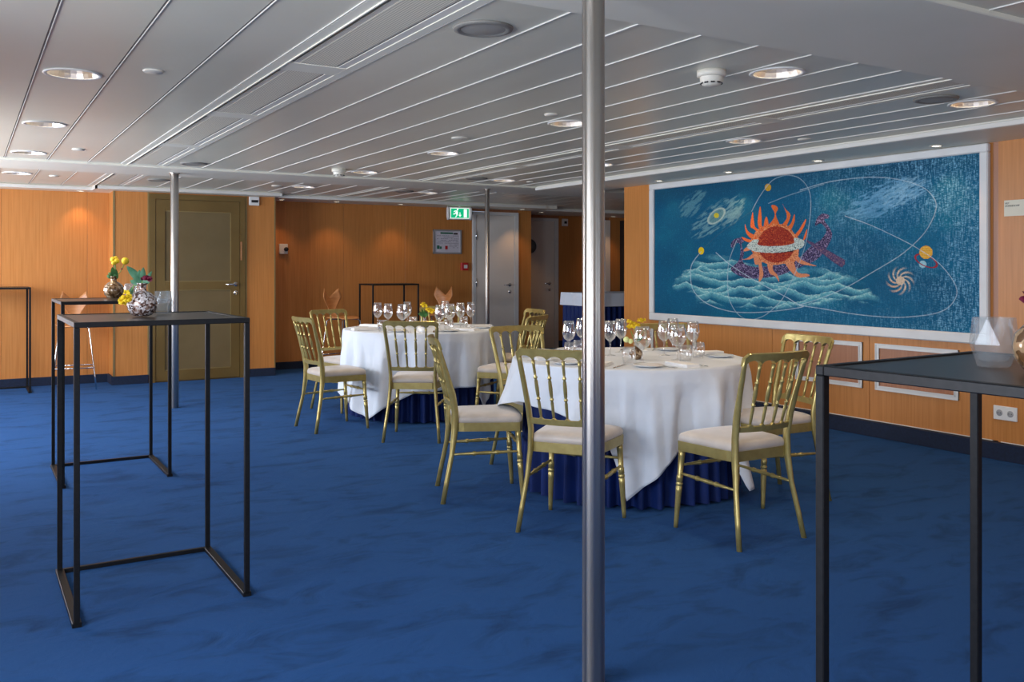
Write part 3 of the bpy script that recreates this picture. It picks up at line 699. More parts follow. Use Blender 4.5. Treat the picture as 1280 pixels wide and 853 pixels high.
    Co = c2([(200, 285), (300, 320), (400, 365), (490, 410), (540, 440), (600, 480), (650, 530), (690, 590), (695, 640), (660, 690), (600, 718), (500, 732), (400, 735), (250, 722), (100, 697), (0, 680)]) + c1([(700, 735), (540, 650), (410, 570), (320, 495)])
    D0 = c1([(255, 470), (330, 400), (420, 335), (510, 275)])
    for P, wd_, k, colr in ((A, .75, .85, (176, 196, 204)), (A0, .7, .7, (150, 176, 186)), (Bo, .7, .8, (160, 182, 192)), (Co, .75, .85, (178, 198, 208)), (D0, .55, .5, (70, 90, 100))):
        D = dist(smooth(P, False, 5)); mix(np.clip((wd_ * .45 + .3 - D) / .45, 0, 1) * k * (.7 + .5 * hashn(U / 4, V / 4, 101)), colr)
    co = np.stack([np.full(Y.size, 0.), Y.ravel() - (y0 + y1) / 2, Z.ravel() - z0], 1)
    me = bpy.data.meshes.new('canvas'); me.vertices.add(nx * nz); me.vertices.foreach_set('co', co.ravel())
    i = np.arange((nx - 1) * (nz - 1)); a = (i // (nx - 1)) * nx + i % (nx - 1)
    q = np.stack([a, a + 1, a + nx + 1, a + nx], 1)[:, ::-1]
    me.loops.add(q.size); me.loops.foreach_set('vertex_index', q.ravel().astype(np.int32))
    me.polygons.add(len(q)); me.polygons.foreach_set('loop_start', (np.arange(len(q)) * 4).astype(np.int32))
    me.update(calc_edges=True); me.validate()
    ca = me.color_attributes.new('paint', 'FLOAT_COLOR', 'POINT')
    ca.data.foreach_set('color', np.concatenate([C.reshape(-1, 3), np.ones((nx * nz, 1))], 1).astype(np.float32).ravel())
    me.materials.append(PAINT)
    o = obj('canvas', me, t, (-.018, 0, 0))
    MB().box(-.016, .0, fy0 - (y0 + y1) / 2 + .01, fy1 - (y0 + y1) / 2 - .01, fz0 - z0 + .01, fz1 - z0 - .01).build('backboard', WOODR, t)
    c = (y0 + y1) / 2; e = .001
    for nme, b in (('frame_bottom', (fy0, fy1, fz0, z0 + .003)), ('frame_top', (fy0, fy1, z1 - .003, fz1)), ('frame_left', (y1 - .003, fy1, z0, z1)), ('frame_right', (fy0, y0 + .003, z0, z1))):
        MB().box(-.042, -.0, b[0] - c, b[1] - c, b[2] - z0, b[3] - z0, bev=.008).build(nme, FRAMEW, t)
mural()

# ================================================================== WALL FITTINGS
t = thing('title_plaque', 'small cream title plaque on the wood wall right of the mural', 'plaque', (MX - .022, 3.50, 1.655))
MB().box(-.004, 0, -.09, .075, 0, .108).build('plate', mat('cream_card', (.72, .67, .52), .5), t)
def text(body, size, mtx, m, parent, name='lettering', ext=.0006, align='LEFT'):
    cu = bpy.data.curves.new(name, 'FONT'); cu.body = body; cu.size = size; cu.extrude = ext; cu.align_x = align; cu.materials.append(m)
    tmp = bpy.data.objects.new(name, cu); col.objects.link(tmp); me = bpy.data.meshes.new_from_object(tmp.evaluated_get(bpy.context.evaluated_depsgraph_get()))
    bpy.data.objects.remove(tmp); me.materials.clear(); me.materials.append(m)
    o = bpy.data.objects.new(name, me); col.objects.link(o); o.parent = parent; o.matrix_local = mtx; return o
def face(loc, nrm):      # text facing -X or -Y
    if nrm == '-x': return Matrix.Translation(loc) @ Matrix.Rotation(-PI / 2, 4, 'Z') @ Matrix.Rotation(PI / 2, 4, 'X')
    return Matrix.Translation(loc) @ Matrix.Rotation(PI / 2, 4, 'X')
text('HET', .016, face((-.0048, .068, .082), '-x'), DARKP, t); text('ZONNESCHIP', .016, face((-.0048, .068, .064), '-x'), DARKP, t)
t = thing('wall_socket', 'white double power socket low on the wood wall at right', 'socket', (MX - .022, 3.565, .27))
MB().box(-.012, 0, -.082, .082, 0, .095, bev=.003).build('cover', WPLAS, t)
for y in (.038, -.038):
    MB().lathe([(0, 0), (.022, 0), (.022, .002), (.019, .003), (0, .0031)], 20, Matrix.Translation((-.012, y, .048)) @ Matrix.Rotation(-PI / 2, 4, 'Y')).build('socket_well', mat('socket_grey', (.35, .35, .35), .4), t)
    for dy in (-.009, .009): MB().box(-.0158, -.0148, y + dy - .0025, y + dy + .0025, .045, .051).build('contact_hole', DARKP, t)
def wbox(name, lab, cat, x, y, z, w_, h, slot):
    t = thing(name, lab, cat, (x, y, z)); MB().box(-w_ / 2, w_ / 2, -.03, 0, 0, h, bev=.004).build('housing', WPLAS, t); slot(t); return t
wbox('thermostat', 'white thermostat with dark slot high beside the olive door', 'thermostat', 2.99, YD, 2.06, .12, .105, lambda t: MB().box(-.035, .045, -.034, -.028, .035, .065).build('display', DARKP, t))
wbox('thermostat', 'white thermostat high on the wood wall right of the recessed door', 'thermostat', 8.47, YR, 2.0, .11, .12, lambda t: MB().box(-.02, .03, -.034, -.028, .04, .08).build('display', DARKP, t))
wbox('wall_switch', 'white control box with black knob on the dark alcove wall', 'switch', 3.53, YB, 1.49, .11, .13, lambda t: MB().lathe([(0, 0), (.028, 0), (.026, .03), (0, .032)], 18, Matrix.Translation((.03, -.03, .06)) @ Matrix.Rotation(PI / 2, 4, 'X')).build('knob', DARKP, t))
t = thing('fire_call_point', 'red fire alarm call point beside the pale door frame', 'alarm', (6.17, YB, 1.275))
MB().box(-.055, .055, -.045, 0, 0, .11, bev=.004).build('housing', REDP, t); MB().box(-.02, .035, -.048, -.04, .03, .08).build('press_plate', WPLAS, t)
# evacuation notice
t = thing('framed_notice', 'silver framed safety notice on the alcove wall below the exit sign', 'notice', (5.90, YB, 1.51))
ALU = mat('aluminium', (.62, .62, .62), .3, .6)
W_, H_ = .225, .345
MB().box(-W_ + .01, W_ - .01, -.012, 0, .01, H_ - .01).build('paper', mat('paper', (.66, .63, .68), .6), t)
MB().box(-W_, W_, -.022, 0, 0, .022).box(-W_, W_, -.022, 0, H_ - .022, H_).box(-W_, -W_ + .022, -.0219, 0, 0, H_).box(W_ - .022, W_, -.0219, 0, 0, H_).build('frame', ALU, t)
MB().box(-.11, .09, -.0135, -.011, .285, .307).build('header_bar', mat('dark_green', (.01, .12, .06), .5), t)
MB().box(.10, .165, -.0135, -.011, .278, .300).build('header_logo', DARKP, t)
mb = MB(); rr = random.Random(3)
for k in range(9):
    z = .255 - k * .021; x = -.165 if k < 6 else .03
    while x < .17:
        w2 = rr.uniform(.008, .03)
        if rr.random() < .72: mb.box(x, min(x + w2, .18), -.0132, -.011, z, z + .0055)
        x += w2 + .006
mb.build('notice_text', mat('grey_ink', (.18, .16, .22), .6), t)
MB().box(-.165, -.125, -.0135, -.011, .07, .12).box(-.12, -.09, -.0135, -.011, .07, .105).build('pictogram', mat('green_pictogram', (.03, .16, .10), .5), t)
MB().box(-.035, .005, -.0135, -.011, .065, .115).build('pictogram', REDP, t)
# exit sign
t = thing('exit_sign', 'lit green exit sign with running figure hanging from the ceiling', 'sign', (5.93, 11.28, 1.985))
rz = -YAW * .35; t.rotation_euler = (0, 0, rz)
MB().box(-.15, .15, -.028, .028, 0, .175, bev=.008).build('housing', WPLAS, t)
for s in (-1, 1): MB().lathe([(0, 0), (.03, 0), (.03, .028), (.022, .034), (0, .034)], 18, Matrix.Translation((s * .165 - s * .017, 0, .0875)) @ Matrix.Diagonal((1, 1.2, 3.1, 1)) @ Matrix.Rotation(s * PI / 2, 4, 'Y')).build('end_cap', WPLAS, t)
MB().box(-.01, .01, -.01, .01, .17, .19).build('hanger', WPLAS, t)
MB().box(-.137, .137, -.031, -.027, .015, .16).build('face_border', emis('sign_white', (.9, 1, .9), 1.1), t)
MB().box(-.130, .130, -.033, -.030, .022, .153).build('sign_face', emis('sign_green', (.0, .50, .22), 1.0), t)
wh = emis('sign_symbol', (.85, 1, .9), 1.2); S = lambda P: MB().prism([(x, y) for x, y in P], 0, .002, face((0, -.0345, 0), '-y'))
S([(.055, .03), (.10, .03), (.10, .145), (.055, .145)]).build('door_symbol', wh, t)
S([(-.005, .10), (.005, .10), (.005, .065), (.022, .065), (0, .035), (-.022, .065), (-.005, .065)]).build('arrow_symbol', wh, t)
m = S([(-.10, .07), (-.075, .07), (-.06, .085), (-.05, .06), (-.07, .035), (-.06, .03), (-.038, .055), (-.03, .08), (-.03, .1), (-.04, .125), (-.075, .125), (-.095, .105), (-.088, .1), (-.07, .113), (-.06, .112), (-.075, .085), (-.10, .08)])
m.prism([(-.035 + .012 * math.cos(a), .138 + .012 * math.sin(a)) for a in np.linspace(0, 2 * PI, 11)[:-1]], 0, .002, face((0, -.0345, 0), '-y')); m.build('figure_symbol', wh, t)

# ================================================================== HIGH TABLES
def hightop(x0, x1, y0, y1, z, lab, rot=0.):
    cx, cy = (x0 + x1) / 2, (y0 + y1) / 2; hx, hy = (x1 - x0) / 2, (y1 - y0) / 2
    t = thing('high_table', lab, 'high table', (cx, cy, 0), rot, None); s = .020; zt = z
    MB().box(-hx + .019, hx - .019, -hy + .019, hy - .019, zt - .010, zt - .003).build('tabletop', BTOP, t)
    for nme, b in (('top_rail', (-hx, hx, -hy, -hy + s)), ('top_rail', (-hx, hx, hy - s, hy)), ('top_rail', (-hx, -hx + s, -hy + s, hy - s)), ('top_rail', (hx - s, hx, -hy + s, hy - s))):
        MB().box(*b, zt - s, zt, bev=.002).build(nme, BLACKM, t)
    for a in (-1, 1):
        for b in (-1, 1):
            x = a * (hx - s / 2); y = b * (hy - s / 2)
            MB().box(x - s / 2, x + s / 2, y - s / 2, y + s / 2, .012, zt - s, bev=.002).build('leg', BLACKM, t)
        x = a * (hx - s / 2)
        MB().box(x - .016, x + .016, -hy, hy, 0, .018, bev=.002).build('floor_rail', BLACKM, t)
    MB().box(-hx + s, hx - s, hy - s, hy, 0, .018, bev=.002).build('floor_rail', BLACKM, t)
    return t
ZT = 1.105
hightop(.340, .972, 3.63, 4.33, ZT, 'black steel high table in the left foreground holding the mosaic vase')
hightop(.490, 1.112, 5.97, 6.66, ZT, 'black steel high table behind the left foreground one, under the amber vase')
hightop(-.06, .600, 10.72, 11.25, ZT, 'black steel high table cut off at the left edge against the wood wall')
hightop(4.43, 5.08, 10.78, 11.25, ZT, 'black steel high table against the dark alcove wall behind the far table')
hightop(1.489, 2.071, .6155, 1.2745, ZT, 'large black steel high table in the right foreground', R(2.5))

# vases and holders
def vase(loc, s, m, lab, cat='vase'):
    t = thing('vase', lab, cat, loc)
    pr = [(0, 0), (.022, 0), (.040, .006), (.056, .028), (.061, .052), (.055, .078), (.036, .098), (.019, .106), (.0165, .118), (.019, .134), (.0235, .140), (.021, .140), (.015, .128), (.014, .11), (0, .10)]
    MB().lathe([(r_ * s, z * s) for r_, z in pr], 40).build('body', m, t)
    return t
def leaf(mb, base, tip, wd, bend=.0):
    b = Vector(base); e = Vector(tip); ax = (e - b); L = ax.length; ax.normalize()
    sd = ax.cross(Vector((.3, -1, .2))).normalized(); nn = sd.cross(ax)
    vs = []; fs = []; n = 7
    for i in range(n):
        u = i / (n - 1); wi = wd * math.sin(PI * min(1, u * .93 + .05)) ** .8; c = b + ax * L * u + nn * bend * math.sin(PI * u)
        vs += [c - sd * wi, c + nn * wi * .3, c + sd * wi]
    for i in range(n - 1): fs += [(3 * i, 3 * i + 1, 3 * i + 4, 3 * i + 3), (3 * i + 1, 3 * i + 2, 3 * i + 5, 3 * i + 4)]
    mb.add(vs, fs, True)
def ball(mb, c, r_, n=10, sq=1.):
    pr = [(max(1e-4, r_ * math.sin(PI * k / 8)), c[2] - r_ * sq * math.cos(PI * k / 8)) for k in range(9)]
    mb.lathe(pr, n, center=(c[0], c[1]))
def rosette(mb, c, r_, n=14, rd=None):
    rd = rd or random
    for k in range(n):
        a = rd.uniform(0, 2 * PI); e = rd.uniform(-.2, 1.2)
        v = Vector((math.cos(a) * math.cos(e), math.sin(a) * math.cos(e), math.sin(e)))
        leaf(mb, Vector(c), Vector(c) + v * r_, r_ * .38, r_ * .1)
rv = Vector((math.cos(YAW), -math.sin(YAW), 0))      # screen-right in the room
def bouquet(t, kind):
    rd = random.Random(kind)
    Pp = lambda r_, z, d=0: tuple(rv * r_ + Vector((math.sin(YAW), math.cos(YAW), 0)) * d + Vector((0, 0, z)))
    st = MB(); fo = MB(); ye = MB(); wi = MB()
    if kind == 1:     # front mosaic vase
        st.tube([Pp(0, .10), Pp(.0, .16)], .003, 6); 
        st.tube([Pp(-.01, .13), Pp(-.035, .125), Pp(-.05, .09), Pp(-.055, .065)], .0025, 6)
        leaf(fo, Pp(-.01, .135), Pp(-.062, .205), .017, .01); leaf(fo, Pp(0, .135), Pp(.005, .20), .013); leaf(fo, Pp(0, .135), Pp(-.05, .145), .014)
        leaf(fo, Pp(.01, .135), Pp(.04, .185), .008); leaf(fo, Pp(.0, .135), Pp(.035, .15), .012); leaf(fo, Pp(-.02, .14), Pp(-.01, .19), .010); leaf(fo, Pp(-.04, .12), Pp(-.05, .08), .009)
        leaf(fo, Pp(.0, .135), Pp(-.03, .17), .012)
        rosette(wi, Pp(.025, .15, -.01), .022, 16, rd); rosette(wi, Pp(.005, .152, -.01), .014, 10, rd)
        for c in ((-.052, .075), (-.065, .065), (-.04, .062), (-.06, .055), (-.035, .078), (-.028, .066), (-.047, .095)): rosette(ye, Pp(c[0], c[1], -.045), .017, 12, rd)
    elif kind == 2:   # second table
        st.tube([Pp(0, .11), Pp(.012, .17), Pp(.01, .235)], .003, 6); st.tube([Pp(.0, .12), Pp(.04, .17), Pp(.075, .235)], .0025, 6); st.tube([Pp(.04, .17), Pp(.052, .19)], .002, 6)
        for a in ((-.035, .17), (-.01, .205), (.015, .19), (-.045, .15), (.028, .155)): leaf(fo, Pp(0, .135), Pp(*a), .018, .005)
        ball(ye, Pp(.075, .245), .024); ball(ye, Pp(-.005, .255), .018); ball(ye, Pp(.02, .245), .017); ball(ye, Pp(.005, .232, -.01), .015); ball(wi, Pp(.052, .193), .006)
        ball(ye, Pp(.008, .262, .01), .015)
    elif kind == 3:   # near dining table
        for a in ((-.03, .17), (0, .18), (.02, .185), (.045, .175)): st.tube([Pp(0, .08), Pp(*a)], .0022, 6)
        for a in ((.03, .15), (-.005, .16), (.05, .14)): leaf(fo, Pp(0, .10), Pp(*a), .008)
        for k in range(16): rosette(ye, Pp(rd.uniform(-.045, .045), rd.uniform(.185, .235), rd.uniform(-.03, .03)), .018, 9, rd)
        ball(wi, Pp(-.06, .12, -.02), .018); ball(wi, Pp(-.035, .11, -.02), .015)
    elif kind == 4:   # far dining table
        for a in ((-.05, .15), (-.03, .17), (.0, .16), (-.06, .13), (.03, .13), (.02, .15)): leaf(fo, Pp(0, .10), Pp(*a), .014)
        st.tube([Pp(0, .09), Pp(-.01, .17)], .003, 6); st.tube([Pp(0, .09), Pp(.05, .14)], .003, 6)
        for a in ((-.015, .21), (.0, .195), (.03, .165), (.05, .155), (.07, .15), (.055, .135)): rosette(ye, Pp(*a), .028, 12, rd)
    else:             # right foreground
        for a in ((-.02, .17), (.0, .2), (.03, .19)): leaf(fo, Pp(0, .135), Pp(*a), .012); 
        leaf(fo, Pp(-.005, .135), Pp(-.035, .15), .006)
        st.tube([Pp(0, .11), Pp(-.01, .17)], .003, 6)
        rosette(wi, Pp(-.034, .135), .02, 18, rd); rosette(wi, Pp(-.005, .16), .022, 18, rd); rosette(ye, Pp(.03, .20), .02, 12, rd)
    if kind == 5: pass
    st.build('flower_stem', STEMG, t); fo.build('leaf', LEAFG if kind == 1 else LEAF, t)
    if ye.v: ye.build('yellow_flower', YEL, t)
    if wi.v: wi.build('red_flower' if kind != 3 else 'pale_bud', WINEF if kind != 3 else PALEF, t)
def holder(loc, s, lab, rz=0.):
    t = thing('candle_holder', lab, 'candle holder', loc, rz); n = 6
    def ring(r_, z, o): return [(r_ * math.cos(2 * PI * (k + o) / n), r_ * math.sin(2 * PI * (k + o) / n), z) for k in range(n)]
    rings = [ring(.030, 0, 0), ring(.047, .045, .5), ring(.040, .098, 0), ring(.036, .098, 0), ring(.042, .046, .5), ring(.026, .012, 0)]
    vs = [(x * s, y * s, z * s) for r_ in rings for x, y, z in r_]; fs = [list(range(n))[::-1]]
    for i in range(5):
        for k in range(n):
            a, b, c, d = i * n + k, i * n + (k + 1) % n, (i + 1) * n + (k + 1) % n, (i + 1) * n + k
            if i in (0, 3): fs += [(a, b, d), (b, c, d)] if i == 0 else [(a, b, c), (a, c, d)]
            elif i in (1, 4): fs += [(a, b, c), (a, c, d)]
            else: fs.append((a, b, c, d))
    fs.append([5 * n + k for k in range(n)])
    MB().add(vs, fs).build('faceted_body', CGLASS, t)
    return t
v = vase((.625, 3.975, ZT), .97, MOSAIC, 'round mosaic glass vase with wine red and yellow flowers on the left foreground table'); bouquet(v, 1)
holder((.742, 4.155, ZT), 1.0, 'clear faceted glass candle holder beside the mosaic vase')
v = vase((.84, 6.45, ZT), 1.04, AMBER, 'amber glass vase with yellow ball flowers on the second high table'); bouquet(v, 2)
holder((.955, 6.53, ZT), .98, 'clear faceted glass candle holder beside the amber vase', .3)
holder((1.757, 1.058, ZT), 1.0, 'clear faceted glass candle holder on the right foreground table', .25)
v = vase((1.735, .945, ZT), .93, AMBER, 'amber glass vase at the right edge on the foreground table'); bouquet(v, 5)

# ================================================================== CHAIR
def make_chair():
    t = thing('banquet_chair', '', 'chair')
    # rear legs run up into the back posts; bowed outwards at top and foot
    prof = [(.212, -.245, 0), (.200, -.222, .12), (.182, -.192, .27), (.172, -.176, .40), (.170, -.174, .50), (.176, -.190, .60), (.186, -.222, .72), (.196, -.258, .84), (.200, -.276, .895)]
    for s in (-1, 1):
        mb = MB(); n = len(prof); vs = []; fs = []
        for i, (x, y, z) in enumerate(prof):
            a = .0115 if z < .3 else .0125; b = .0135 + (.006 if .3 < z < .62 else 0) - (.004 if z > .8 else 0) ; cc = .4
            pts = [(-a, -b * cc), (-a * cc, -b), (a * cc, -b), (a, -b * cc), (a, b * cc), (a * cc, b), (-a * cc, b), (-a, b * cc)]
            vs += [(s * x + p, y + q, z) for p, q in pts]
        for i in range(n - 1):
            for k in range(8): fs.append((i * 8 + k, i * 8 + (k + 1) % 8, (i + 1) * 8 + (k + 1) % 8, (i + 1) * 8 + k))
        fs += [list(range(8))[::-1], [(n - 1) * 8 + k for k in range(8)]]
        mb.add(vs, fs, True); mb.build('rear_leg', GOLD, t)
    for s in (-1, 1):
        top = Vector((s * .186, .178, .40)); bot = Vector((s * .205, .205, 0))
        zs = [(0, .0105), (.03, .0115), (.18, .0155), (.208, .0165), (.212, .012), (.216, .0175), (.226, .0175), (.230, .012), (.234, .0165), (.262, .0165), (.266, .0135), (.36, .0165), (.40, .0175)]
        MB().tube([bot.lerp(top, z / .40) for z, r_ in zs], [r_ for z, r_ in zs], 12).build('front_leg', GOLD, t)
    # seat frame, front bowed
    def outline(inset=0., k=10):
        P = []
        xf, yf = .205 - inset, .20 - inset; xr, yr = .165 - inset * .6, -.175 + inset
        for i in range(k + 1):
            u = i / k * 2 - 1; P.append((u * xf, yf + .022 * (1 - u * u) - (.012 if abs(u) > .99 else 0)))
        P = [(-xf + .0, yf - .03)] + P + [(xf, yf - .03)]
        P = P[::-1]; P += [(-xr - .012, yr + .05), (-xr, yr + .005), (-xr + .02, yr), (xr - .02, yr), (xr, yr + .005), (xr + .012, yr + .05)]
        return P
    MB().prism(outline(0), .39, .438).build('seat_frame', GOLD, t)
    cu = MB(); O = outline(.004); n = len(O); cx, cy = 0, .02
    rings = [(1.0, .437), (1.012, .447), (1.015, .456), (1.0, .468), (.95, .478), (.84, .486), (.6, .491), (.3, .493), (.02, .494)]
    vs = [(cx + (x - cx) * s, cy + (y - cy) * s, z) for s, z in rings for x, y in O]; fs = []
    for i in range(len(rings) - 1):
        for k in range(n): fs.append((i * n + k, i * n + (k + 1) % n, (i + 1) * n + (k + 1) % n, (i + 1) * n + k))
    fs += [list(range(n))[::-1], [(len(rings) - 1) * n + k for k in range(n)]]
    cu.add(vs, fs, True).build('seat_cushion', SATIN, t)
    # curved rails of the back
    sag = .030
    def cur(u, z):  # back line at height z, u in [-1,1]
        q = np.interp(z, [p[2] for p in prof], [p[1] for p in prof]); hx = np.interp(z, [p[2] for p in prof], [p[0] for p in prof])
        return (u * hx, q - sag * (1 - u * u), z)
    N = 4; nseg = 60; xs_c = [-.6, -.2, .2, .6]
    def scallop(u):
        c = [-1.0] + xs_c + [1.0]
        for a, b in zip(c[:-1], c[1:]):
            if a <= u <= b + 1e-9:
                q = (u - a) / (b - a); return .848 + .030 * math.sqrt(max(0, 1 - (2 * q - 1) ** 2)) ** .8
        return .85
    def rail(top, bot, th, over, name):
        mb = MB(); vs = []; fs = []
        for i in range(nseg + 1):
            u = (i / nseg * 2 - 1) * over; zt = top(u); zb = bot(u)
            for z, y in ((zb, -th), (zt - .004, -th), (zt, -th * .5), (zt, th * .5), (zt - .004, th), (zb, th)):
                p = cur(u, z if z < .895 else .895); zz = z; vs.append((p[0], p[1] + y, zz))
        m_ = 6
        for i in range(nseg):
            for k in range(m_): fs.append((i * m_ + k, i * m_ + (k + 1) % m_, (i + 1) * m_ + (k + 1) % m_, (i + 1) * m_ + k))
        fs += [list(range(m_)), [nseg * m_ + k for k in range(m_)][::-1]]
        mb.add(vs, fs, False); mb.build(name, GOLD, t)
    rail(lambda u: .912 - .016 * max(0, abs(u) - .93) / .12 * 1.2, scallop, .0115, 1.05, 'top_rail')
    def lowtop(u):
        z = .560
        for c in xs_c: z = max(z, .572 - abs(u - c) * .14)
        return z
    rail(lowtop, lambda u: .532, .009, .97, 'lower_rail')
    for u in xs_c:
        p0, p1 = Vector(cur(u, .565)), Vector(cur(u, .855))
        pr = [(0, .006), (.10, .0075), (.27, .0085), (.31, .006), (.325, .0105), (.345, .0105), (.36, .006), (.40, .009), (.52, .0105), (.64, .009), (.68, .006), (.695, .0105), (.715, .0105), (.73, .006), (.80, .0075), (.92, .0075), (1, .010)]
        MB().tube([p0.lerp(p1, a) for a, r_ in pr], [r_ for a, r_ in pr], 8).build('spindle', GOLD, t)
    def stretch(a, b):
        pr = [(0, .0065), (.12, .0070), (.30, .0095), (.32, .013), (.345, .013), (.365, .009), (.5, .011), (.635, .009), (.655, .013), (.68, .013), (.70, .0095), (.88, .0070), (1, .0065)]
        a, b = Vector(a), Vector(b)
        MB().tube([a.lerp(b, q) for q, r_ in pr], [r_ for q, r_ in pr], 8).build('stretcher', GOLD, t)
    for s in (-1, 1): stretch((s * .183, -.195, .265), (s * .193, .188, .275))
    stretch((-.19, .184, .315), (.19, .184, .315))
    return t
f_yaw = lambda fx, fy: math.atan2(-fx, fy)
def from_rd(r_, d, fr_, fd):
    x, y = rd2w(r_, d); fx, fy = rd2w(fr_, fd); return x, y, f_yaw(fx, fy)
G2 = 'gold chairs around the near table'; G1 = 'gold chairs around the far table'
CH = [((2.665, 3.81, R(306.6)), 'gold banquet chair seen from behind, directly behind the front steel pole', G2),
      ((3.267, 3.288, R(359.4)), 'gold banquet chair with a cream seat, standing nearest the right foreground table', G2),
      ((2.573, 4.608, R(247.8)), 'gold banquet chair seen side-on at the left of the near table', G2),
      ((3.211, 5.008, R(179.5)), 'gold banquet chair facing us at the near table, behind the side-on chair', G2),
      (from_rd(1.47, 5.20, -.92, -.38), 'gold banquet chair at the right end of the near table, before the wall mouldings', G2),
      ((4.149, 4.72, R(162.2)), 'gold banquet chair behind the near table glasses, its back to the mural wall', G2),
      ((3.0, 6.407, R(324.5)), 'gold banquet chair with its back to us in front of the far table', G1),
      ((2.603, 7.155, R(273.6)), 'gold banquet chair at the left of the far table, the nearer of the two there', G1),
      (from_rd(-1.54, 8.45, .74, -.67), 'gold banquet chair at the left of the far table, the farther of the two there', G1),
      (from_rd(-.69, 9.17, .2, -.97), 'gold banquet chair on the far side of the far table behind its flowers', G1),
      (from_rd(-.03, 8.62, -.91, -.41), 'gold banquet chair right of the far table, rearmost of the overlapping backs', G1),
      ((3.934, 6.602, R(33.7)), 'gold banquet chair right of the far table with its cream seat in view', G1)]
ch0 = make_chair(); first = True
for (x, y, a), lab, g in CH:
    t = ch0 if first else copy_tree(ch0); first = False
    place(t, (x, y, 0), a, lab, g)

# ================================================================== ROUND TABLES
TZ = .76
def round_table(cx, cy, lab, lc, corners, base_ang, seed, half=1.16):
    t = thing('round_table', lab, 'table', (cx, cy, 0))
    MB().lathe([(0, TZ - .03), (.685, TZ - .03), (.695, TZ - .015), (.685, TZ - .004), (0, TZ - .004)], 64).build('tabletop', WOODR, t)
    MB().tube([(0, 0, .02), (0, 0, .73)], .04, 16).build('column', BLACKM, t)
    for k in range(4):
        a = k * PI / 2 + .4; MB().tube([(0, 0, .03), (.3 * math.cos(a), .3 * math.sin(a), .015)], .015, 8).build('foot', BLACKM, t)
    # pleated skirt
    n = 360; rows = 14; vs = []; fs = []; rd = random.Random(seed)
    ph = [rd.uniform(-.4, .4) for _ in range(n)]
    for j in range(rows + 1):
        v_ = j / rows; z = .728 * (1 - v_) + .012 * v_
        for i in range(n):
            a = 2 * PI * i / n; w1 = math.sin(44 * a + 1.2 * math.sin(5 * a)); w2 = math.sin(9 * a + 1)
            r_ = .622 + (.010 + .026 * v_) * w1 + .012 * v_ * w2
            vs.append((r_ * math.cos(a), r_ * math.sin(a), z))
    for j in range(rows):
        for i in range(n): fs.append((j * n + i, j * n + (i + 1) % n, (j + 1) * n + (i + 1) % n, (j + 1) * n + i))
    sk = MB().add(vs, fs, True).build('table_skirt', SKIRT, None, (cx, cy, 0)); tag(sk, lc[0], 'table skirt')
    # square overlay cloth
    n = 480; Rr = .698; vs = []; fs = []; rings = [0, .2, .45, .6, .67, .69]
    ct = sorted(((ang_rd(math.cos(R(g_)), math.sin(R(g_)))) % (2 * PI), dr, ou) for g_, dr, ou in corners)
    ca_ = np.array([c[0] for c in ct]); cd_ = np.array([c[1] for c in ct]); co_ = np.array([c[2] for c in ct])
    ca_ = np.concatenate([[ca_[-1] - 2 * PI], ca_, [ca_[0] + 2 * PI]]); cd_ = np.concatenate([[cd_[-1]], cd_, [cd_[0]]]); co_ = np.concatenate([[co_[-1]], co_, [co_[0]]])
    vs.append((0, 0, TZ))
    for r_ in rings[1:]:
        for i in range(n):
            a = 2 * PI * i / n; vs.append((r_ * math.cos(a), r_ * math.sin(a), TZ))
    hr = 30
    for j in range(hr + 1):
        u = j / hr
        for i in range(n):
            a = 2 * PI * i / n; drop = float(np.interp(a, ca_, cd_)); fl = float(np.interp(a, ca_, co_))
            sd = drop * u; dn = sd / .45
            tri = lambda x: (2 / PI) * math.asin(math.sin(x) * .99)
            w1 = tri(10 * a + seed * 1.7 + 1.1 * math.sin(3 * a) - .5 * dn); w2 = tri(17 * a + seed + .9 * dn); w3 = tri(31 * a + 2 * seed - 1.3 * dn)
            fold = -.022 * min(1, dn * 1.3) + (.030 * w1 + .015 * w2 + .006 * w3) * min(1, dn * 2.2) * (1 + .5 * min(1, dn))
            r_ = Rr + .012 * min(1, dn * 6) + fl * u ** 1.4 + fold
            if r_ < .675: r_ = .675 + (r_ - .675) * .15
            z = TZ - .005 * min(1, u * 8) - sd + .004
            if j == 0: r_ = Rr; z = TZ - .002
            vs.append((r_ * math.cos(a), r_ * math.sin(a), z))
    nr = len(rings) - 1 + hr + 1
    for i in range(n): fs.append((0, 1 + i, 1 + (i + 1) % n))
    for j in range(nr - 1):
        for i in range(n): fs.append((1 + j * n + i, 1 + (j + 1) * n + i, 1 + (j + 1) * n + (i + 1) % n, 1 + j * n + (i + 1) % n))
    cl = MB().add(vs, fs, True).build('tablecloth', LINEN, None, (cx, cy, 0)); tag(cl, lc[1], 'tablecloth')
    so = cl.modifiers.new('thick', 'SOLIDIFY'); so.thickness = .003; so.offset = 1
    return t
def ang_rd(r_, d):
    x, y = rd2w(r_, d); return math.atan2(y, x)
T2 = rd2w(.705, 5.52); T1 = rd2w(-.82, 8.25)
a2 = ang_rd(-.17, -.85); a1 = ang_rd(-.45, -.80)
round_table(T2[0], T2[1], 'round dining table nearer the camera under a white cloth', ('pleated navy skirt hanging below the cloth of the near table', 'white square cloth draped over the near round table'),
            [(-98, .70, .0), (-103, .50, -.01), (-108, .36, -.01), (-90, .62, .0), (-80, .50, 0), (-70, .40, 0), (-55, .37, 0), (-46, .42, 0), (-42, .68, .10), (-34, .66, .11), (-27, .50, .05), (-10, .40, 0), (30, .42, 0), (60, .66, .03), (95, .40, 0), (150, .32, .01), (170, .27, .08), (180, .29, .12), (190, .27, .10), (205, .22, .03), (225, .25, 0), (243, .30, 0)], a2 - PI / 4, 2)
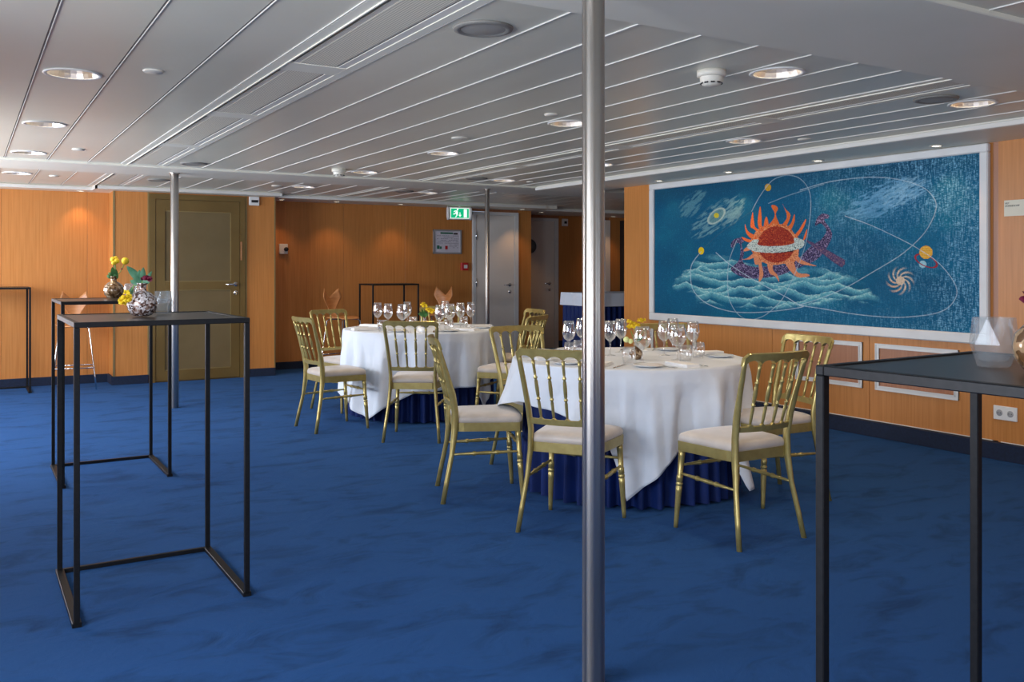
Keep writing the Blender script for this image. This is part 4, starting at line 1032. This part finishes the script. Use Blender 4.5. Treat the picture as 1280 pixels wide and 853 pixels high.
round_table(T1[0], T1[1], 'round dining table farther from the camera under a white cloth', ('pleated navy skirt hanging below the cloth of the far table', 'white square cloth draped over the far round table'),
            [(-119, .72, .13), (-112, .66, .09), (-104, .58, .04), (-90, .50, 0), (-65, .47, 0), (-46, .46, 0), (-38, .66, .04), (-31, .58, .04), (-24, .44, .01), (0, .40, 0), (50, .66, .02), (95, .40, 0), (140, .60, .02), (180, .42, 0), (205, .52, .03), (220, .60, .06), (232, .68, .10)], a1 - PI / 4, 5)

# ================================================================== TABLEWARE
def glass_mesh(name, prof, m=GLASS, n=28): return MB().lathe(prof, n).mesh(name, m)
def at(px, py, z):      # measured point on a horizontal plane -> room coordinates
    d = 1138 * (1.3 - z) / (py - 336); return rd2w((px - 640) / 1138 * d, d)
WG = [(0, 0), (.036, .0005), (.037, .002), (.012, .005), (.0045, .012), (.0038, .06), (.0045, .082), (.012, .092), (.028, .105), (.040, .130), (.0415, .150), (.036, .190), (.0315, .215), (.0305, .215), (.035, .190), (.0403, .150), (.0388, .130), (.027, .107), (.011, .094), (0, .0925)]
WB = [(0, 0), (.040, .0005), (.041, .002), (.012, .005), (.005, .012), (.004, .05), (.005, .072), (.014, .082), (.034, .097), (.050, .125), (.0525, .145), (.045, .185), (.038, .210), (.037, .210), (.0438, .185), (.0513, .145), (.0487, .125), (.033, .099), (.013, .084), (0, .0825)]
TU = [(0, 0), (.026, 0), (.031, .004), (.038, .04), (.0385, .065), (.034, .098), (.033, .098), (.037, .065), (.0365, .04), (.029, .010), (0, .008)]
wg, wb_, tu = glass_mesh('wine_glass', WG), glass_mesh('balloon_glass', WB), glass_mesh('water_glass', TU)
GL = [(wg, 711, 445, 'tall wine glass left of the front steel pole, above the near chair back', 'n'), (wg, 727, 440, 'wine glass half hidden by the left edge of the front steel pole', 'n'),
      (wg, 762.5, 445, 'tall wine glass standing alone just right of the front steel pole', 'n'), (wg, 776, 441, 'wine glass between the front pole and the yellow flowers', 'n'),
      (wb_, 803, 455, 'wide balloon glass just right of the yellow flowers on the near table', 'n'), (wg, 830, 445, 'wine glass leftmost of the tight cluster right of centre on the near table', 'n'),
      (wg, 841, 440, 'wine glass rearmost of the tight cluster on the near table', 'n'), (wb_, 847, 451, 'balloon glass frontmost of the tight cluster on the near table', 'n'),
      (wg, 866, 446, 'wine glass rightmost on the near table', 'n'),
      (tu, 713, 449, 'water glass left of the front pole behind the chair back', 'n'), (tu, 724, 446, 'water glass touching the left edge of the front pole', 'n'),
      (tu, 786, 456, 'stemless water glass in front of the yellow flowers', 'n'), (tu, 857, 453, 'stemless water glass right of the cluster on the near table', 'n'), (tu, 873, 449, 'stemless water glass behind the rightmost wine glass', 'n'),
      (wg, 472, 411, 'leftmost wine glass on the far table', 'f'), (wg, 485, 413, 'second wine glass from the left on the far table', 'f'),
      (wb_, 503, 413, 'balloon glass above the top rail of the far table chair', 'f'), (wg, 509, 409, 'wine glass just behind the balloon glass on the far table', 'f'),
      (tu, 478.5, 416, 'water glass between the two leftmost wine glasses on the far table', 'f'), (tu, 516, 411, 'water glass right of the balloon glass on the far table', 'f'),
      (wg, 549.5, 416, 'tall wine glass right of the far table flowers', 'f'), (wg, 556, 407, 'wine glass rear of the middle group on the far table', 'f'),
      (wb_, 562, 412, 'balloon glass in the middle group on the far table', 'f'), (tu, 561, 415, 'water glass below the balloon glass in the middle group', 'f'),
      (wg, 575.5, 411, 'second wine glass from the right on the far table', 'f'), (wg, 588.5, 410, 'rightmost wine glass on the far table', 'f'), (tu, 579.5, 410.3, 'water glass between the two rightmost wine glasses on the far table', 'f')]
for me, px, py, lab, tb in GL:
    x, y = at(px, py, TZ)
    o = obj(me.name, me, None, (x, y, TZ + .0015)); o.name = me.name
    if tb == 'f': o.scale = (1.04, 1.04, 1.08)
    tag(o, lab, 'glass', 'glasses on the near table' if tb == 'n' else 'glasses on the far table')
def small_vase(px, py, kind, lab):
    x, y = at(px, py, TZ); t = thing('vase', lab, 'vase', (x, y, TZ + .0015))
    pr = [(0, 0), (.02, 0), (.034, .008), (.041, .03), (.036, .052), (.018, .068), (.013, .078), (.017, .095), (.015, .095), (.011, .078), (0, .07)]
    MB().lathe(pr, 28).build('body', AMBER if kind == 3 else MOSAIC, t); bouquet(t, kind)
small_vase(795, 450, 3, 'small amber vase with a bunch of yellow flowers on the near table')
small_vase(531, 410, 4, 'small vase with yellow flowers and green leaves on the far table')
# place settings
plate_me = MB().lathe([(0, .004), (.05, .004), (.056, .006), (.083, .014), (.085, .016), (.082, .016), (.054, .009), (0, .008)], 36).mesh('side_plate', PORC)
nap = MB()
nap.box(-.045, .045, -.11, .11, 0, .007, bev=.003).box(-.043, .044, -.108, .107, .0072, .014, bev=.003).box(-.044, .040, -.107, .104, .0142, .020, bev=.003)
nap_me = nap.mesh('napkin', NAPK)
roll = MB().tube([(0, -.10, .022), (0, .10, .022)], .022, 16); roll.box(-.045, .0, -.10, .10, 0, .006); roll_me = roll.mesh('napkin', NAPK)
def knife_mesh():
    m = MB(); m.prism([(-.006, -.11), (.006, -.11), (.0065, -.02), (.009, .0), (.010, .08), (.004, .11), (-.003, .10), (-.006, -.02)], .003, .0055); return m.mesh('knife', SILV)
def fork_mesh():
    m = MB(); m.prism([(-.0055, -.10), (.0055, -.10), (.003, .0), (.005, .025), (.011, .04), (.011, .055), (-.011, .055), (-.011, .04), (-.005, .025), (-.003, 0)], .003, .0055)
    for x in (-.0095, -.0032, .0032, .0095): m.box(x - .0014, x + .0014, .053, .095, .0035, .0055)
    return m.mesh('fork', SILV)
kn, fk = knife_mesh(), fork_mesh()
def settings(T, tn, angs):
    for k, ((r_, d), where, style) in enumerate(angs):
        a = ang_rd(r_, d); c, s = math.cos(a), math.sin(a)
        def P(rad, lat): return (T[0] + rad * c - lat * s, T[1] + rad * s + lat * c, TZ + .0015)
        rz_ = a + PI / 2
        o = obj('napkin', roll_me if style == 1 else nap_me, None, P(.55, 0), rz_ + (.2 if style == 1 else PI / 2 * (style == 2)))
        tag(o, ('rolled' if style == 1 else 'folded') + ' white napkin on the %s table, %s' % (tn, where), 'napkin', 'napkins on the %s table' % tn)
        o = obj('knife', kn, None, P(.54, .105), rz_ + PI); tag(o, 'steel knife on the %s table, %s' % (tn, where), 'knife', 'cutlery on the %s table' % tn)
        o = obj('fork', fk, None, P(.54, -.10), rz_ + PI); tag(o, 'steel fork on the %s table, %s' % (tn, where), 'fork', 'cutlery on the %s table' % tn)
        o = obj('side_plate', plate_me, None, P(.52, -.20), 0); tag(o, 'white side plate on the %s table, %s' % (tn, where), 'plate', 'side plates on the %s table' % tn)
settings(T2, 'near', [((-.38, -.88), 'at the place behind the front steel pole', 0), ((.42, -.9), 'at the front right place facing the nearest chair', 0), ((-1, -.2), 'at the left end by the side-on chair', 2),
                      ((.9, .35), 'at the right end nearest the mural', 0), ((.25, .95), 'at the far place before the mural-side chair', 1), ((-.85, .55), 'at the far left place', 0)])
settings(T1, 'far', [((.1, -1), 'at the front place behind the chair back', 1), ((-.85, -.5), 'at the left place nearest the camera', 0), ((-.9, .45), 'at the left place farther back', 0),
                     ((.2, .95), 'at the far place behind the flowers', 0), ((.95, .3), 'at the right place nearest the pale door', 0), ((.8, -.62), 'at the right place nearest the camera', 0)])

# ================================================================== BAR STOOLS
def make_stool():
    t = thing('bar_stool', '', 'bar stool'); zs = .70
    # seat: rounded triangular shell
    P = []
    for k in range(36):
        a = 2 * PI * k / 36; r_ = .19 + .018 * math.cos(3 * (a - PI / 2)) ; P.append((r_ * 1.05 * math.cos(a), r_ * math.sin(a) + .01))
    m = MB(); n = 36; vs = []; fs = []
    for (sc_, z) in ((.0, zs - .006), (.5, zs - .004), (.85, zs), (1, zs + .004), (1, zs - .006), (.85, zs - .011), (.5, zs - .015), (.0, zs - .017)):
        for x, y in P: vs.append((x * sc_, y * sc_, z - (.012 * sc_ if y > .1 else 0)))
    for i in range(7):
        for k in range(n): fs.append((i * n + k, i * n + (k + 1) % n, (i + 1) * n + (k + 1) % n, (i + 1) * n + k))
    m.add(vs, fs, True).build('seat', STOOLWOOD, t)
    # pinched back shell: rows of (half width, y, z, notch)
    rows = [(.055, -.13, .695), (.050, -.185, .712), (.048, -.215, .75), (.060, -.228, .80), (.090, -.238, .85), (.128, -.246, .905), (.148, -.25, .945), (.142, -.254, .985), (.128, -.258, 1.02), (.122, -.262, 1.055)]
    nx = 12; vs = []; fs = []
    for side in (0, 1):
        for hw, y, z in rows:
            for i in range(nx + 1):
                u = i / nx * 2 - 1; dip = max(0, z - .93) * (1 - abs(u)) * .95
                vs.append((u * hw, y + .05 * u * u * (hw / .15) + side * .010, z - dip))
    mm = len(rows); off = mm * (nx + 1)
    for i in range(mm - 1):
        for k in range(nx):
            a = i * (nx + 1) + k; fs.append((a, a + 1, a + nx + 2, a + nx + 1)); fs.append((off + a, off + a + nx + 1, off + a + nx + 2, off + a + 1))
        for k in (0, nx):
            a = i * (nx + 1) + k; fs.append((a, a + nx + 1, off + a + nx + 1, off + a))
    for k in range(nx):
        a = (mm - 1) * (nx + 1) + k; fs.append((a, a + 1, off + a + 1, off + a)); fs.append((k, off + k, off + k + 1, k + 1))
    MB().add(vs, fs, True).build('backrest', STOOLWOOD, t)
    MB().lathe([(0, zs - .03), (.07, zs - .03), (.07, zs - .016), (0, zs - .016)], 20).build('mount', DARKP, t)
    for a in (-1, 1):
        for b in (-1, 1):
            MB().tube([(a * .03, b * .05, zs - .024), (a * .12, b * .12, zs - .024), (a * .145, b * .14, zs - .045), (a * .20, b * .185, .15), (a * .215, b * .20, .004)], .008, 8).build('leg', CHROME, t)
    for b in (-1, 1): MB().tube([(-.195, b * .180, .24), (.195, b * .180, .24)], .007, 8).build('footrest', CHROME, t)
    for a in (-1, 1): MB().tube([(a * .195, -.180, .20), (a * .195, .180, .24)], .007, 8).build('footrest', CHROME, t)
    return t
st0 = make_stool(); first = True
for (x, y, a), lab in (((1.02, 10.86, f_yaw(-.1, -1)), 'wooden bar stool with chrome legs behind the left high tables'), ((4.02, 10.72, f_yaw(*rd2w(.80, -.6))), 'wooden bar stool with pinched back, left of the alcove high table'),
                       ((5.40, 10.95, f_yaw(*rd2w(-.45, -.9))), 'wooden bar stool right of the alcove high table, below the notice')):
    t = st0 if first else copy_tree(st0); first = False
    place(t, (x, y, 0), a, lab)

# buffet beyond the mural wall
t = thing('buffet_table', 'skirted buffet table glimpsed between the front pole and the mural wall', 'table', (7.25, 9.05, 0))
MB().box(-.82, .82, -.33, .33, .97, 1.0).build('tabletop', WOODR, t)
for a in (-1, 1):
    for b in (-1, 1): MB().tube([(a * .76, b * .28, 0), (a * .76, b * .28, .97)], .018, 8).build('leg', BLACKM, t)
def skirt_rect(hx, hy, z0, z1, amp, per, name, m, lab, cat, top=False):
    pts = []; per_n = int(per)
    path = [(-hx, -hy), (hx, -hy), (hx, hy), (-hx, hy), (-hx, -hy)]
    for (xa, ya), (xb, yb) in zip(path[:-1], path[1:]):
        L = math.hypot(xb - xa, yb - ya); n = int(L / .012)
        nx_, ny_ = (yb - ya) / L, -(xb - xa) / L
        for k in range(n):
            u = k / n; w_ = amp * math.sin(u * L * per); pts.append((xa + (xb - xa) * u + nx_ * w_, ya + (yb - ya) * u + ny_ * w_))
    n = len(pts); vs = [(x, y, z1) for x, y in pts] + [(x * 1.01, y * 1.02, z0) for x, y in pts]; fs = [(i, (i + 1) % n, n + (i + 1) % n, n + i) for i in range(n)]
    if top: fs.append(list(range(n)))
    o = MB().add(vs, fs, False).build(name, m, None, (7.25, 9.05, 0)); return tag(o, lab, cat)
skirt_rect(.845, .355, .015, .985, .010, 75, 'table_skirt', SKIRT, 'pleated navy skirt around the buffet table beyond the mural wall', 'table skirt')
skirt_rect(.865, .375, .85, 1.006, .004, 20, 'tablecloth', LINEN, 'white top cloth on the buffet table beyond the mural wall', 'tablecloth', True)
